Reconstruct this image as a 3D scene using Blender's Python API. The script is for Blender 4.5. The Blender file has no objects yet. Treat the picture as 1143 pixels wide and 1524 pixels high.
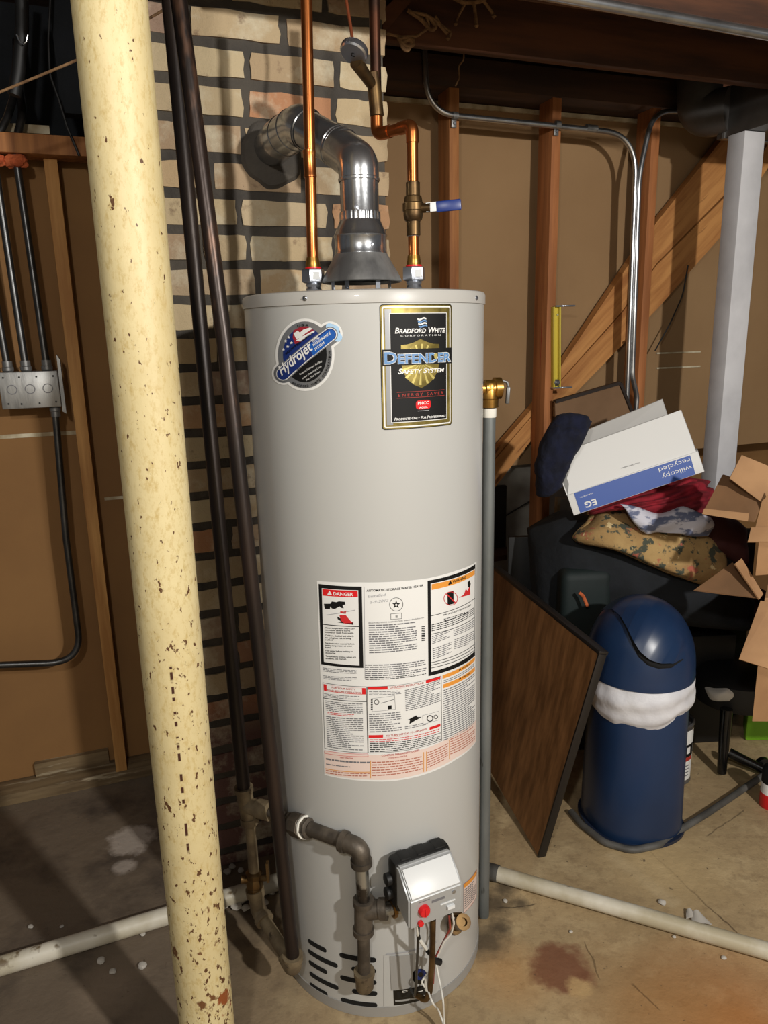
import bpy, bmesh, math, random
from mathutils import Vector, Matrix, noise
random.seed(7)
V = Vector
S = bpy.context.scene
COL = S.collection
PI = math.pi

# ---------------------------------------------------------------- camera frame
FPX, CX, CY, EYE = 1105.0, 571.5, 762.0, 1.478
_d = V((675 - CX, 5370 - CY, FPX)).normalized()
_up = -_d
_fw = (V((0, 0, 1)) - V((0, 0, 1)).dot(_up) * _up).normalized()
_rt = _fw.cross(_up)
if _rt.x < 0: _rt = -_rt
CAM = V((0, 0, EYE))
def ray(x, y):
    c = V((x - CX, y - CY, FPX))
    return V((_rt.dot(c), _fw.dot(c), _up.dot(c)))
def PY(x, y, Y):            # photo point -> place on the upright plane y = Y
    r = ray(x, y); return CAM + r * (Y / r.y)
def PZ(x, y, z=0.0):        # photo point -> place on the level plane z
    r = ray(x, y); return CAM + r * ((z - EYE) / r.z)
TH = math.radians(20)
U = V((math.cos(TH), math.sin(TH), 0)); MM = V((-math.sin(TH), math.cos(TH), 0)); ZZ = V((0, 0, 1))
def W(s, d, z=0.0): return U * s + MM * d + ZZ * z     # along the wall, into the wall, up
def PD(x, y, d):            # photo point -> place on a plane parallel to the wall
    r = ray(x, y); return CAM + r * (d / r.dot(MM))
HX, HY, HR = -0.031, 1.590, 0.2447
def cyl(x, y, R=HR):
    r = ray(x, y); ox, oy = -HX, -HY
    a = r.x**2 + r.y**2; b = 2*(ox*r.x + oy*r.y); c = ox*ox + oy*oy - R*R
    D = max(0.0, b*b - 4*a*c); t = (-b - math.sqrt(D)) / (2*a); p = CAM + r*t
    return math.atan2(p.x - HX, -(p.y - HY)) * HR, p.z
def onc(a, z, k=0.0):       # arc length, height -> point on the tank
    f = a / HR; return V((HX + (HR+k)*math.sin(f), HY - (HR+k)*math.cos(f), z))

cd = bpy.data.cameras.new('camera'); cam = bpy.data.objects.new('camera', cd); COL.objects.link(cam)
cd.sensor_fit = 'VERTICAL'; cd.sensor_height = 36.0; cd.lens = 36.0 * FPX / 1524.0
cd.clip_start = 0.02
xw = V((_rt.x, _fw.x, _up.x)); yw = V((_rt.y, _fw.y, _up.y)); zw = V((_rt.z, _fw.z, _up.z))
cam.matrix_world = Matrix(((xw.x, -yw.x, -zw.x, 0), (xw.y, -yw.y, -zw.y, 0), (xw.z, -yw.z, -zw.z, EYE), (0, 0, 0, 1)))
S.camera = cam

# ---------------------------------------------------------------- materials
def srgb(c):
    return tuple(((v/255)/12.92 if v/255 <= .04045 else ((v/255+.055)/1.055)**2.4) for v in c) + (1,)
M = {}
def mk(name, col, rough=.6, metal=0.0, col2=None, scale=6, stretch=(1,1,1), rot=0.0, lo=.38, hi=.62, detail=5,
       specks=(), bump=0.0, bscale=None, spec=.5, coat=0, alpha=1.0):
    m = bpy.data.materials.new(name); m.use_nodes = True; M[name] = m
    nt = m.node_tree; N = nt.nodes; L = nt.links
    b = N['Principled BSDF']
    b.inputs['Roughness'].default_value = rough; b.inputs['Metallic'].default_value = metal
    b.inputs['Specular IOR Level'].default_value = spec; b.inputs['Coat Weight'].default_value = coat
    c1 = srgb(col); b.inputs['Base Color'].default_value = c1
    if alpha < 1: b.inputs['Alpha'].default_value = alpha
    if col2 is None and not specks and not bump: return m
    tc = N.new('ShaderNodeTexCoord'); mp = N.new('ShaderNodeMapping')
    mp.vector_type = 'TEXTURE'; mp.inputs['Scale'].default_value = tuple(1/q for q in stretch); mp.inputs['Rotation'].default_value = rot if isinstance(rot, tuple) else (0, 0, -rot)
    L.new(tc.outputs['Object'], mp.inputs['Vector'])
    cur = None
    def nz(sc, det=5, r=.55, off=None):
        n = N.new('ShaderNodeTexNoise'); n.inputs['Scale'].default_value = sc; n.inputs['Detail'].default_value = det
        n.inputs['Roughness'].default_value = r
        L.new(mp.outputs['Vector'], n.inputs['Vector']); return n
    def ramp(sock, a, bb):
        r = N.new('ShaderNodeMapRange'); r.inputs['From Min'].default_value = a; r.inputs['From Max'].default_value = bb
        L.new(sock, r.inputs['Value']); return r.outputs['Result']
    def mix(fac, A, Bc):
        x = N.new('ShaderNodeMix'); x.data_type = 'RGBA'; L.new(fac, x.inputs['Factor'])
        if isinstance(A, tuple): x.inputs[6].default_value = A
        else: L.new(A, x.inputs[6])
        x.inputs[7].default_value = Bc; return x.outputs[2]
    cur = c1
    if col2 is not None: cur = mix(ramp(nz(scale, detail).outputs['Fac'], lo, hi), cur, srgb(col2))
    for i, (sc_col, sc, thr, soft) in enumerate(specks):
        n = nz(sc, 4, .6)
        ad = N.new('ShaderNodeVectorMath'); ad.inputs[1].default_value = (3.7*(i+1), 1.3*i, 5.1*i)
        L.new(mp.outputs['Vector'], ad.inputs[0]); L.new(ad.outputs[0], n.inputs['Vector'])
        cur = mix(ramp(n.outputs['Fac'], thr, thr+soft), cur, srgb(sc_col))
    if not isinstance(cur, tuple): L.new(cur, b.inputs['Base Color'])
    if bump:
        bn = N.new('ShaderNodeBump'); bn.inputs['Strength'].default_value = bump; bn.inputs['Distance'].default_value = .01
        L.new(nz(bscale or scale*3, 6).outputs['Fac'], bn.inputs['Height']); L.new(bn.outputs['Normal'], b.inputs['Normal'])
    return m

mk('white_gloss', (238,238,234), .45)
mk('jacket', (183,183,180), .38, spec=.5, coat=.15)
mk('jacket_base', (150,148,144), .45)
mk('cap', (182,180,175), .38, coat=.15)
mk('galv', (206,208,210), .24, .93, (150,152,156), 9, lo=.3, hi=.7, bump=.06, bscale=30)
mk('galv_dull', (168,168,166), .45, .7, (116,116,116), 14, stretch=(1,1,.3), bump=.15, bscale=30)
mk('galv_pipe', (132,136,136), .55, .55, (96,100,98), 10, stretch=(1,1,.25), lo=.3, hi=.7, specks=[((70,68,62), 22, .68, .04)], bump=.2)
mk('emt', (200,202,204), .28, .95, (165,166,168), 12)
mk('emt_dark', (98,98,98), .33, .9, (70,70,70), 12)
mk('zinc', (190,195,205), .3, .95)
mk('copper', (194,118,64), .3, .95, (142,80,40), 10, lo=.35, hi=.75, specks=[((90,60,40), 18, .66, .08)])
mk('copper_dark', (88,54,38), .4, .85, (50,38,32), 12)
mk('copper_wire', (150,80,50), .45, .6)
mk('brass', (178,136,66), .34, .9, (120,86,40), 14)
mk('bronze', (124,98,62), .42, .85, (78,60,40), 16)
mk('black_pipe', (52,42,36), .42, .45, (34,28,26), 10, stretch=(1,1,.4), specks=[((92,66,48), 16, .66, .06)], bump=.1)
mk('black_pipe_rust', (54,42,36), .36, .5, (34,29,27), 12, stretch=(1,1,.25), lo=.35, hi=.65, specks=[((88,64,50), 20, .62, .08)], bump=.1)
mk('iron', (112,102,90), .5, .5, (76,69,61), 18, bump=.15)
mk('iron_beige', (142,126,98), .6, .35, (102,88,68), 16, specks=[((70,58,44), 22, .62, .06)], bump=.25)
mk('iron_bright', (170,168,160), .35, .8, (70,64,58), 28, lo=.42, hi=.55)
mk('teflon', (225,222,212), .7)
mk('black', (14,14,14), .55)
mk('black_gloss', (12,12,12), .2)
mk('dark_hole', (4,4,4), .9)
mk('grey_plastic', (150,150,148), .42)
mk('valve_silver', (176,178,178), .35, .25)
mk('valve_white', (226,228,228), .35)
mk('red', (214,28,34), .35)
mk('red_ink', (200,40,44), .5)
mk('brick_red', (170,50,40), .6)
mk('blue_handle', (26,50,120), .35)
mk('wire_white', (222,220,212), .5)
mk('wire_red', (150,60,50), .5)
mk('ink', (11,11,12), .6, spec=.3)
mk('ink_grey', (112,112,116), .6)
mk('ink_pale', (158,158,162), .6)
mk('paper', (226,226,224), .45)
mk('orange', (226,150,60), .5)
mk('pink_paper', (226,205,196), .5)
mk('ink_rust', (176,110,90), .6)
mk('amber', (214,150,70), .5)
mk('gold', (164,146,78), .34, .55, (118,104,50), 30)
mk('gold_pale', (206,190,112), .35, .4)
mk('steel_blue', (96,140,190), .4)
mk('sky_ink', (170,205,236), .4)
mk('navy_ink', (22,44,110), .45)
mk('mid_blue', (20,86,170), .45)
mk('silver_ink', (150,152,156), .35, .6)
mk('flag_red', (150,34,48), .5)
mk('wood_stud', (176,118,66), .72, 0, (132,82,42), 3, stretch=(9,9,.7), specks=[((84,46,24), 3.2, .68, .05)])
mk('wood_stud_pale', (200,150,88), .72, 0, (164,114,60), 3, stretch=(9,9,.7), specks=[((110,66,32), 3.2, .68, .05)])
mk('wall_paint', (206,198,182), .8, 0, (190,182,166), 3)
mk('wood_stud_red', (178,114,66), .72, 0, (140,86,46), 3, stretch=(9,9,.7), specks=[((150,52,30), 4, .66, .05)])
mk('wood_joist', (92,54,30), .8, 0, (58,33,19), 2.5, stretch=(.8,8,8), rot=-TH, specks=[((40,24,14), 3, .66, .08)])
mk('wood_dark', (66,42,26), .8, 0, (44,28,18), 3, stretch=(.8,8,8), rot=-TH)
mk('wood_stringer', (196,140,80), .65, 0, (158,102,52), 3, stretch=(.8,9,9), rot=(0, -.74, TH), specks=[((116,68,32), 2.6, .66, .05)])
mk('wood_sill', (128,108,78), .8, 0, (92,74,50), 4, stretch=(1,8,8), rot=-TH, specks=[((160,146,120), 5, .6, .08)])
mk('fibreboard', (142,104,60), .85, 0, (126,90,52), 2.2, lo=.3, hi=.7, bump=.05, bscale=60)
mk('fibreboard_tan', (150,120,84), .85, 0, (138,108,74), 2.2, lo=.3, hi=.7, bump=.05, bscale=60)
mk('panel_white', (176,172,162), .75, 0, (140,136,126), 5)
mk('trim_white', (206,196,170), .7, 0, (150,132,100), 10)
mk('post_white', (208,208,212), .5, 0, (190,190,194), 5)
mk('sheet_metal', (96,94,92), .5, .6, (72,70,68), 5)
mk('pvc', (212,206,190), .45, 0, (178,168,142), 7, specks=[((120,104,80), 14, .64, .06)], bump=.05)
mk('plaster_chip', (184,178,168), .85)
mk('cardboard', (172,132,92), .8, 0, (152,114,78), 5, bump=.04, bscale=50)
mk('cardboard_dark', (132,96,64), .85, 0, (112,82,54), 5)
mk('picture_back', (128,98,70), .8, 0, (112,84,58), 4)
mk('frame_dark', (40,30,24), .6)
mk('carton_white', (226,226,224), .55)
mk('carton_grey', (196,194,190), .6)
mk('carton_blue', (24,74,160), .5)
mk('navy_cloth', (16,22,48), .95, 0, (10,14,32), 18, bump=.5, bscale=60)
mk('red_cloth', (150,22,40), .85, 0, (104,12,26), 12, bump=.3, bscale=70)
mk('print_cloth', (204,204,216), .9, 0, (104,112,140), 15, stretch=(1,1,2.4), lo=.50, hi=.56, bump=.2, bscale=60)
mk('floral', (176,146,96), .9, 0, (150,118,74), 9, specks=[((70,74,62), 26, .55, .05), ((168,92,72), 22, .6, .06), ((214,190,140), 34, .62, .05)], bump=.25, bscale=60)
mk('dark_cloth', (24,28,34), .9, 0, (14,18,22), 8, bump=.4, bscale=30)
mk('dark_green', (18,32,32), .7, 0, (12,22,22), 6)
mk('maroon', (60,18,16), .8)
mk('bin_blue', (27,50,84), .32, 0, (23,43,73), 3, specks=[((74,88,108), 11, .70, .06)])
mk('bin_rim', (24,34,54), .4)
mk('liner', (222,222,226), .5, 0, (200,200,206), 9, bump=.35, bscale=22)
mk('board_wood', (168,120,76), .5, 0, (122,84,50), 3, stretch=(14,14,.8), lo=.35, hi=.65)
mk('board_trim', (26,22,20), .45)
mk('yellow', (206,186,70), .4)
mk('lime', (120,180,40), .5)
mk('can_metal', (140,140,142), .35, .8)
mk('firestop', (206,108,62), .9, 0, (176,82,44), 30, bump=.8, bscale=40)
mk('rope', (150,116,80), .95, 0, (104,76,50), 30, bump=.5)
mk('hose_grey', (92,90,86), .6, 0, (66,64,60), 9)
mk('rag', (204,200,192), .9, bump=.3, bscale=40)

def mat_brick():
    m = bpy.data.materials.new('brick'); m.use_nodes = True; M['brick'] = m
    nt = m.node_tree; N = nt.nodes; L = nt.links; b = N['Principled BSDF']; b.inputs['Roughness'].default_value = .9
    g = N.new('ShaderNodeNewGeometry'); tc = N.new('ShaderNodeTexCoord')
    cr = N.new('ShaderNodeValToRGB'); L.new(g.outputs['Random Per Island'], cr.inputs['Fac'])
    cs = [(0, (196,176,140)), (.22, (176,152,120)), (.4, (206,190,154)), (.55, (166,140,114)), (.7, (194,172,134)), (.86, (184,130,94)), (.93, (158,134,116))]
    e = cr.color_ramp.elements; e[0].position = 0; e[0].color = srgb(cs[0][1]); e[1].position = 1; e[1].color = srgb((190,168,130))
    for p, c in cs[1:]:
        q = e.new(p); q.color = srgb(c)
    # the old reddish courses near the floor
    sx = N.new('ShaderNodeSeparateXYZ'); L.new(tc.outputs['Object'], sx.inputs[0])
    r0 = N.new('ShaderNodeMapRange'); r0.inputs['From Min'].default_value = .56; r0.inputs['From Max'].default_value = .40; L.new(sx.outputs['Z'], r0.inputs['Value'])
    x0 = N.new('ShaderNodeMix'); x0.data_type = 'RGBA'; L.new(r0.outputs['Result'], x0.inputs['Factor']); L.new(cr.outputs['Color'], x0.inputs[6]); x0.inputs[7].default_value = srgb((112,82,76))
    def nz(sc, d=6):
        n = N.new('ShaderNodeTexNoise'); n.inputs['Scale'].default_value = sc; n.inputs['Detail'].default_value = d; n.inputs['Roughness'].default_value = .65
        L.new(tc.outputs['Object'], n.inputs['Vector']); return n
    cur = x0.outputs[2]
    for sc, a, bb, c in ((9, .5, .72, (214,204,178)), (17, .6, .74, (110,84,66)), (60, .68, .76, (70,52,42))):
        r = N.new('ShaderNodeMapRange'); r.inputs['From Min'].default_value = a; r.inputs['From Max'].default_value = bb; L.new(nz(sc).outputs['Fac'], r.inputs['Value'])
        x = N.new('ShaderNodeMix'); x.data_type = 'RGBA'; L.new(r.outputs['Result'], x.inputs['Factor']); L.new(cur, x.inputs[6]); x.inputs[7].default_value = srgb(c); cur = x.outputs[2]
    L.new(cur, b.inputs['Base Color'])
    bn = N.new('ShaderNodeBump'); bn.inputs['Strength'].default_value = .7; bn.inputs['Distance'].default_value = .008
    L.new(nz(40).outputs['Fac'], bn.inputs['Height']); L.new(bn.outputs['Normal'], b.inputs['Normal'])
mat_brick()
mk('mortar', (84,78,70), .95, 0, (66,62,58), 8, bump=.7, bscale=45)

def mat_floor():
    m = bpy.data.materials.new('concrete'); m.use_nodes = True; M['concrete'] = m
    nt = m.node_tree; N = nt.nodes; L = nt.links; b = N['Principled BSDF']; b.inputs['Roughness'].default_value = .72
    tc = N.new('ShaderNodeTexCoord')
    def nz(sc, d=7, r=.6):
        n = N.new('ShaderNodeTexNoise'); n.inputs['Scale'].default_value = sc; n.inputs['Detail'].default_value = d; n.inputs['Roughness'].default_value = r
        L.new(tc.outputs['Object'], n.inputs['Vector']); return n.outputs['Fac']
    def rng(s, a, bb):
        r = N.new('ShaderNodeMapRange'); r.inputs['From Min'].default_value = a; r.inputs['From Max'].default_value = bb; L.new(s, r.inputs['Value']); return r.outputs['Result']
    def mul(a, bb):
        r = N.new('ShaderNodeMath'); r.operation = 'MULTIPLY'; L.new(a, r.inputs[0])
        if isinstance(bb, float): r.inputs[1].default_value = bb
        else: L.new(bb, r.inputs[1])
        return r.outputs[0]
    def mix(f, A, c):
        x = N.new('ShaderNodeMix'); x.data_type = 'RGBA'; L.new(f, x.inputs['Factor'])
        if isinstance(A, tuple): x.inputs[6].default_value = A
        else: L.new(A, x.inputs[6])
        x.inputs[7].default_value = srgb(c); return x.outputs[2]
    def spot(p, r0, r1, sc=12., amp=.5):       # a stain round a place on the floor with a ragged edge
        v = N.new('ShaderNodeVectorMath'); v.operation = 'DISTANCE'; L.new(tc.outputs['Object'], v.inputs[0]); v.inputs[1].default_value = (p[0], p[1], 0)
        a = N.new('ShaderNodeMath'); a.operation = 'MULTIPLY_ADD'; L.new(nz(sc), a.inputs[0]); a.inputs[1].default_value = -amp*r0*2; L.new(v.outputs['Value'], a.inputs[2])
        c = N.new('ShaderNodeMath'); c.operation = 'ADD'; L.new(a.outputs[0], c.inputs[0]); c.inputs[1].default_value = amp*r0
        return rng(c.outputs[0], r1, r0)
    cur = mix(rng(nz(2.2), .35, .65), srgb((178,154,116)), (152,130,96))
    cur = mix(rng(nz(7), .52, .75), cur, (196,174,134)); cur = mix(mul(rng(nz(30, 8, .7), .5, .62), .5), cur, (136,114,84))
    sx = N.new('ShaderNodeSeparateXYZ'); L.new(tc.outputs['Object'], sx.inputs[0])
    cur = mix(rng(sx.outputs['X'], -.05, -.5), cur, (112,98,82))           # shade on the left of the slab, put into its colour
    cur = mix(mul(rng(nz(3.4), .5, .66), rng(sx.outputs['X'], .1, -.5)), cur, (70,60,52))
    q = PZ(1110, 1540); cur = mix(mul(spot(q, .05, .30, 6., .9), .75), cur, (172,108,48))
    q = PZ(960, 1500); cur = mix(mul(spot(q, .05, .24, 8., .9), .5), cur, (158,116,66))
    q = PZ(760, 1450); cur = mix(mul(spot(q, .03, .12, 9., .9), .45), cur, (178,128,70))
    q = PZ(835, 1440); cur = mix(mul(spot(q, .055, .085, 22., .8), .8), cur, (112,62,42))
    q = PZ(862, 1470); cur = mix(mul(spot(q, .02, .035, 40., .8), .8), cur, (190,158,110))
    q = PZ(195, 1250); cur = mix(mul(spot(q, .05, .08, 30., .9), .9), cur, (176,164,152))
    q = PZ(185, 1290); cur = mix(mul(spot(q, .02, .04, 30., .9), .9), cur, (170,158,146))
    q = PZ(160, 1470); cur = mix(mul(spot(q, .03, .10, 22., .9), .5), cur, (150,132,112))
    for sx_, sy_, r_ in ((722, 1400, .05), (735, 1345, .045), (752, 1320, .03), (775, 1345, .02), (745, 1380, .025)):
        q = PZ(sx_, sy_); cur = mix(mul(spot(q, r_*.4, r_*1.5, 46., 1.4), .8), cur, (70,60,48))
    def seam(p, q, wd, c, fac):            # a ragged crack running between two places on the slab
        L0 = (q - p); ln = L0.length; dx, dy = L0.x/ln, L0.y/ln
        def lin(ax, ay, k):
            v = N.new('ShaderNodeVectorMath'); v.operation = 'DOT_PRODUCT'; L.new(tc.outputs['Object'], v.inputs[0]); v.inputs[1].default_value = (ax, ay, 0)
            a = N.new('ShaderNodeMath'); a.operation = 'SUBTRACT'; L.new(v.outputs['Value'], a.inputs[0]); a.inputs[1].default_value = k; return a.outputs[0]
        al = lin(dx, dy, p.x*dx + p.y*dy); ac = lin(-dy, dx, -p.x*dy + p.y*dx)
        w1 = N.new('ShaderNodeMath'); w1.operation = 'MULTIPLY_ADD'; L.new(nz(14, 5), w1.inputs[0]); w1.inputs[1].default_value = .03; L.new(ac, w1.inputs[2])
        w2 = N.new('ShaderNodeMath'); w2.operation = 'ADD'; L.new(w1.outputs[0], w2.inputs[0]); w2.inputs[1].default_value = -.015
        w3 = N.new('ShaderNodeMath'); w3.operation = 'ABSOLUTE'; L.new(w2.outputs[0], w3.inputs[0])
        m_ = mul(mul(rng(w3.outputs[0], wd, wd*.3), rng(al, 0, .01)), rng(al, ln, ln-.01))
        return mix(mul(m_, fac), cur, c)
    cur = seam(PZ(962, 1262), PZ(1112, 1402), .0035, (84,68,48), .8)
    cur = seam(PZ(905, 1268), PZ(1010, 1350), .030, (196,178,144), .45)
    cur = seam(PZ(1050, 1245), PZ(1110, 1205), .003, (92,78,58), .7)
    cur = seam(PZ(740, 1352), PZ(800, 1345), .003, (70,58,44), .8)
    cur = seam(PZ(870, 1400), PZ(893, 1460), .003, (92,72,46), .7)
    cur = seam(PZ(938, 1462), PZ(985, 1505), .003, (92,66,36), .7)
    q = PZ(985, 1285); cur = mix(mul(spot(q, .05, .22, 9., .5), .7), cur, (196,170,124))
    cur = mix(rng(nz(55, 4), .66, .74), cur, (78,66,52))
    L.new(cur, b.inputs['Base Color'])
    L.new(rng(nz(5), .2, .9), b.inputs['Roughness'])
    rr = N.new('ShaderNodeMapRange'); rr.inputs['To Min'].default_value = .5; rr.inputs['To Max'].default_value = .85; L.new(nz(5), rr.inputs['Value']); L.new(rr.outputs['Result'], b.inputs['Roughness'])
    bn = N.new('ShaderNodeBump'); bn.inputs['Strength'].default_value = .45; bn.inputs['Distance'].default_value = .01
    L.new(nz(18, 8), bn.inputs['Height']); L.new(bn.outputs['Normal'], b.inputs['Normal'])
mat_floor()

def mat_post():
    m = bpy.data.materials.new('cream_paint'); m.use_nodes = True; M['cream_paint'] = m
    nt = m.node_tree; N = nt.nodes; L = nt.links; b = N['Principled BSDF']; b.inputs['Roughness'].default_value = .5
    tc = N.new('ShaderNodeTexCoord'); sx = N.new('ShaderNodeSeparateXYZ'); L.new(tc.outputs['Object'], sx.inputs[0])
    def nz(sc, d=5, st=(1,1,1), r=.6):
        mp = N.new('ShaderNodeMapping'); mp.inputs['Scale'].default_value = st; L.new(tc.outputs['Object'], mp.inputs['Vector'])
        n = N.new('ShaderNodeTexNoise'); n.inputs['Scale'].default_value = sc; n.inputs['Detail'].default_value = d; n.inputs['Roughness'].default_value = r
        L.new(mp.outputs['Vector'], n.inputs['Vector']); return n.outputs['Fac']
    def rng(s, a, bb, c=0., d=1.):
        r = N.new('ShaderNodeMapRange'); r.inputs['From Min'].default_value = a; r.inputs['From Max'].default_value = bb
        r.inputs['To Min'].default_value = c; r.inputs['To Max'].default_value = d; L.new(s, r.inputs['Value']); return r.outputs['Result']
    def op(o, a, bb):
        r = N.new('ShaderNodeMath'); r.operation = o
        for i, q in enumerate((a, bb)):
            if isinstance(q, float): r.inputs[i].default_value = q
            else: L.new(q, r.inputs[i])
        return r.outputs[0]
    def mix(f, A, c):
        x = N.new('ShaderNodeMix'); x.data_type = 'RGBA'; L.new(f, x.inputs['Factor'])
        if isinstance(A, tuple): x.inputs[6].default_value = A
        else: L.new(A, x.inputs[6])
        x.inputs[7].default_value = srgb(c); return x.outputs[2]
    cur = mix(rng(nz(6, 6), .35, .7), srgb((216,200,152)), (202,184,136))
    cur = mix(rng(nz(110, 6, (1,1,.5), .75), .50, .68), cur, (190,166,108))
    cur = mix(rng(nz(24, 5, (1,1,.5)), .62, .80), cur, (190,164,108))
    # small brown flecks, more of them lower down
    thr = rng(sx.outputs['Z'], 0.3, 1.9, .60, .67)
    f = op('SUBTRACT', nz(95, 3, (1,1,.6)), thr); cur = mix(rng(f, 0., .03), cur, (92,60,34))
    thr = rng(sx.outputs['Z'], 0.2, 1.0, .60, .76)
    f = op('SUBTRACT', nz(34, 5, (1,1,.7)), thr); cur = mix(rng(f, 0., .04), cur, (110,72,40))
    # rust breaking through near the foot, on the side away from the wall
    thr = rng(sx.outputs['Z'], 0.16, .46, .46, .74); thr = op('ADD', thr, rng(sx.outputs['X'], .045, -.01, 0., .25))
    f = op('SUBTRACT', nz(20, 6), thr); cur = mix(rng(f, 0., .05), cur, (140,74,34))
    # a weeping seam: dark vertical line
    q0, q1 = PY(258, 985, 1.115), PY(279, 1262, 1.115)
    t = op('SUBTRACT', sx.outputs['X'], .0115); t = op('ABSOLUTE', t, 0.)
    ln = rng(t, .0028, .0016); ln = op('MULTIPLY', ln, rng(nz(12, 3, (.2,.2,4)), .5, .54)); ln = op('MULTIPLY', ln, rng(sx.outputs['Y'], .0, -.01))
    zz = op('MULTIPLY', rng(sx.outputs['Z'], q0.z+.01, q0.z), rng(sx.outputs['Z'], q1.z-.01, q1.z)); ln = op('MULTIPLY', ln, zz)
    cur = mix(ln, cur, (66,32,20))
    L.new(cur, b.inputs['Base Color'])
    bn = N.new('ShaderNodeBump'); bn.inputs['Strength'].default_value = .15; bn.inputs['Distance'].default_value = .004
    L.new(nz(60), bn.inputs['Height']); L.new(bn.outputs['Normal'], b.inputs['Normal'])
mat_post()

# ---------------------------------------------------------------- mesh builder
def frame(t):
    t = t.normalized(); a = V((0, 0, 1)) if abs(t.z) < .9 else V((1, 0, 0))
    x = t.cross(a).normalized(); return x, t.cross(x).normalized()
def bend(pts, r, n=7):
    """polyline with its corners rounded to radius r (or one radius per corner)"""
    out = [pts[0]]
    for i in range(1, len(pts)-1):
        rr = r[i-1] if isinstance(r, (list, tuple)) else r
        p = pts[i]; a = (pts[i-1]-p); b = (pts[i+1]-p)
        la, lb = a.length, b.length; a.normalize(); b.normalize()
        ang = a.angle(b); k = min(rr / math.tan(ang/2), la*.49, lb*.49)
        A, Bq = p + a*k, p + b*k
        for j in range(n+1):
            t = j/n; out.append(A*(1-t)**2 + p*2*t*(1-t) + Bq*t*t)
    out.append(pts[-1]); return out
class B:
    def __init__(s, mat=None): s.bm = bmesh.new(); s.ms = []; s.d = mat
    def mi(s, m):
        m = m or s.d
        if m not in s.ms: s.ms.append(m)
        return s.ms.index(m)
    def face(s, vs, m=None, smooth=True):
        try: f = s.bm.faces.new(vs)
        except ValueError: return None
        f.material_index = s.mi(m); f.smooth = smooth; return f
    def obox(s, o, a, b, c, m=None, bev=0.0, seg=2):
        v = [s.bm.verts.new(o + a*i + b*j + c*k) for k in (0, 1) for j in (0, 1) for i in (0, 1)]
        fs = [s.face([v[q] for q in f], m) for f in ((0,2,3,1), (4,5,7,6), (0,1,5,4), (2,6,7,3), (0,4,6,2), (1,3,7,5))]
        if bev:
            es = list({e for f in fs for e in f.edges})
            bmesh.ops.bevel(s.bm, geom=es, offset=bev, segments=seg, affect='EDGES', profile=.5)
        return s
    def box(s, c, dx, dy, dz, m=None, x=V((1,0,0)), y=V((0,1,0)), z=V((0,0,1)), bev=0.0):
        return s.obox(c - x*dx/2 - y*dy/2 - z*dz/2, x*dx, y*dy, z*dz, m, bev)
    def tube(s, pts, r, m=None, seg=14, caps=True):
        rs = r if isinstance(r, (list, tuple)) else [r]*len(pts)
        x = None; rings = []
        for i, p in enumerate(pts):
            t = (pts[min(i+1, len(pts)-1)] - pts[max(i-1, 0)])
            if t.length < 1e-9: t = V((0,0,1))
            t.normalize()
            if x is None: x, y = frame(t)
            else:
                x = (x - t*x.dot(t)).normalized(); y = t.cross(x)
            rings.append([s.bm.verts.new(p + (x*math.cos(2*PI*k/seg) + y*math.sin(2*PI*k/seg))*rs[i]) for k in range(seg)])
        for A, Bq in zip(rings, rings[1:]):
            for k in range(seg): s.face([A[k], A[(k+1) % seg], Bq[(k+1) % seg], Bq[k]], m)
        if caps: s.face(rings[0][::-1], m); s.face(rings[-1], m)
        return s
    def lathe(s, o, ax, prof, m=None, seg=40, caps=True, sq=None, x=None):
        ax = ax.normalized()
        if x is None: x, y = frame(ax)
        else: y = ax.cross(x)
        rings = []
        for (r, h) in prof:
            rings.append([s.bm.verts.new(o + ax*h + (x*math.cos(2*PI*k/seg) + y*math.sin(2*PI*k/seg))*(r*(sq(k/seg) if sq else 1))) for k in range(seg)])
        for A, Bq in zip(rings, rings[1:]):
            for k in range(seg): s.face([A[k], A[(k+1) % seg], Bq[(k+1) % seg], Bq[k]], m)
        if caps: s.face(rings[0][::-1], m); s.face(rings[-1], m)
        return s
    def prism(s, pts, vec, m=None):
        a = [s.bm.verts.new(p) for p in pts]; b = [s.bm.verts.new(p + vec) for p in pts]; n = len(pts)
        s.face(a[::-1], m); s.face(b, m)
        for i in range(n): s.face([a[i], a[(i+1) % n], b[(i+1) % n], b[i]], m)
        return s
    def poly(s, pts, m=None): s.face([s.bm.verts.new(p) for p in pts], m); return s
    def grid(s, fn, nu, nv, m=None):
        g = [[s.bm.verts.new(fn(i/nu, j/nv)) for j in range(nv+1)] for i in range(nu+1)]
        for i in range(nu):
            for j in range(nv): s.face([g[i][j], g[i+1][j], g[i+1][j+1], g[i][j+1]], m)
        return g
    def shell(s, fn, nu, nv, vec, m=None, m2=None):
        """closed slab: surface fn plus its copy moved by vec (a vector or function)"""
        g = s.grid(fn, nu, nv, m)
        gv = vec if callable(vec) else (lambda a, b: vec)
        h = [[s.bm.verts.new(fn(i/nu, j/nv) + gv(i/nu, j/nv)) for j in range(nv+1)] for i in range(nu+1)]
        for i in range(nu):
            for j in range(nv): s.face([h[i][j+1], h[i+1][j+1], h[i+1][j], h[i][j]], m2 or m)
        for i in range(nu):
            s.face([g[i+1][0], g[i][0], h[i][0], h[i+1][0]], m2 or m); s.face([g[i][nv], g[i+1][nv], h[i+1][nv], h[i][nv]], m2 or m)
        for j in range(nv):
            s.face([g[0][j], g[0][j+1], h[0][j+1], h[0][j]], m2 or m); s.face([g[nu][j+1], g[nu][j], h[nu][j], h[nu][j+1]], m2 or m)
        return s
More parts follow.
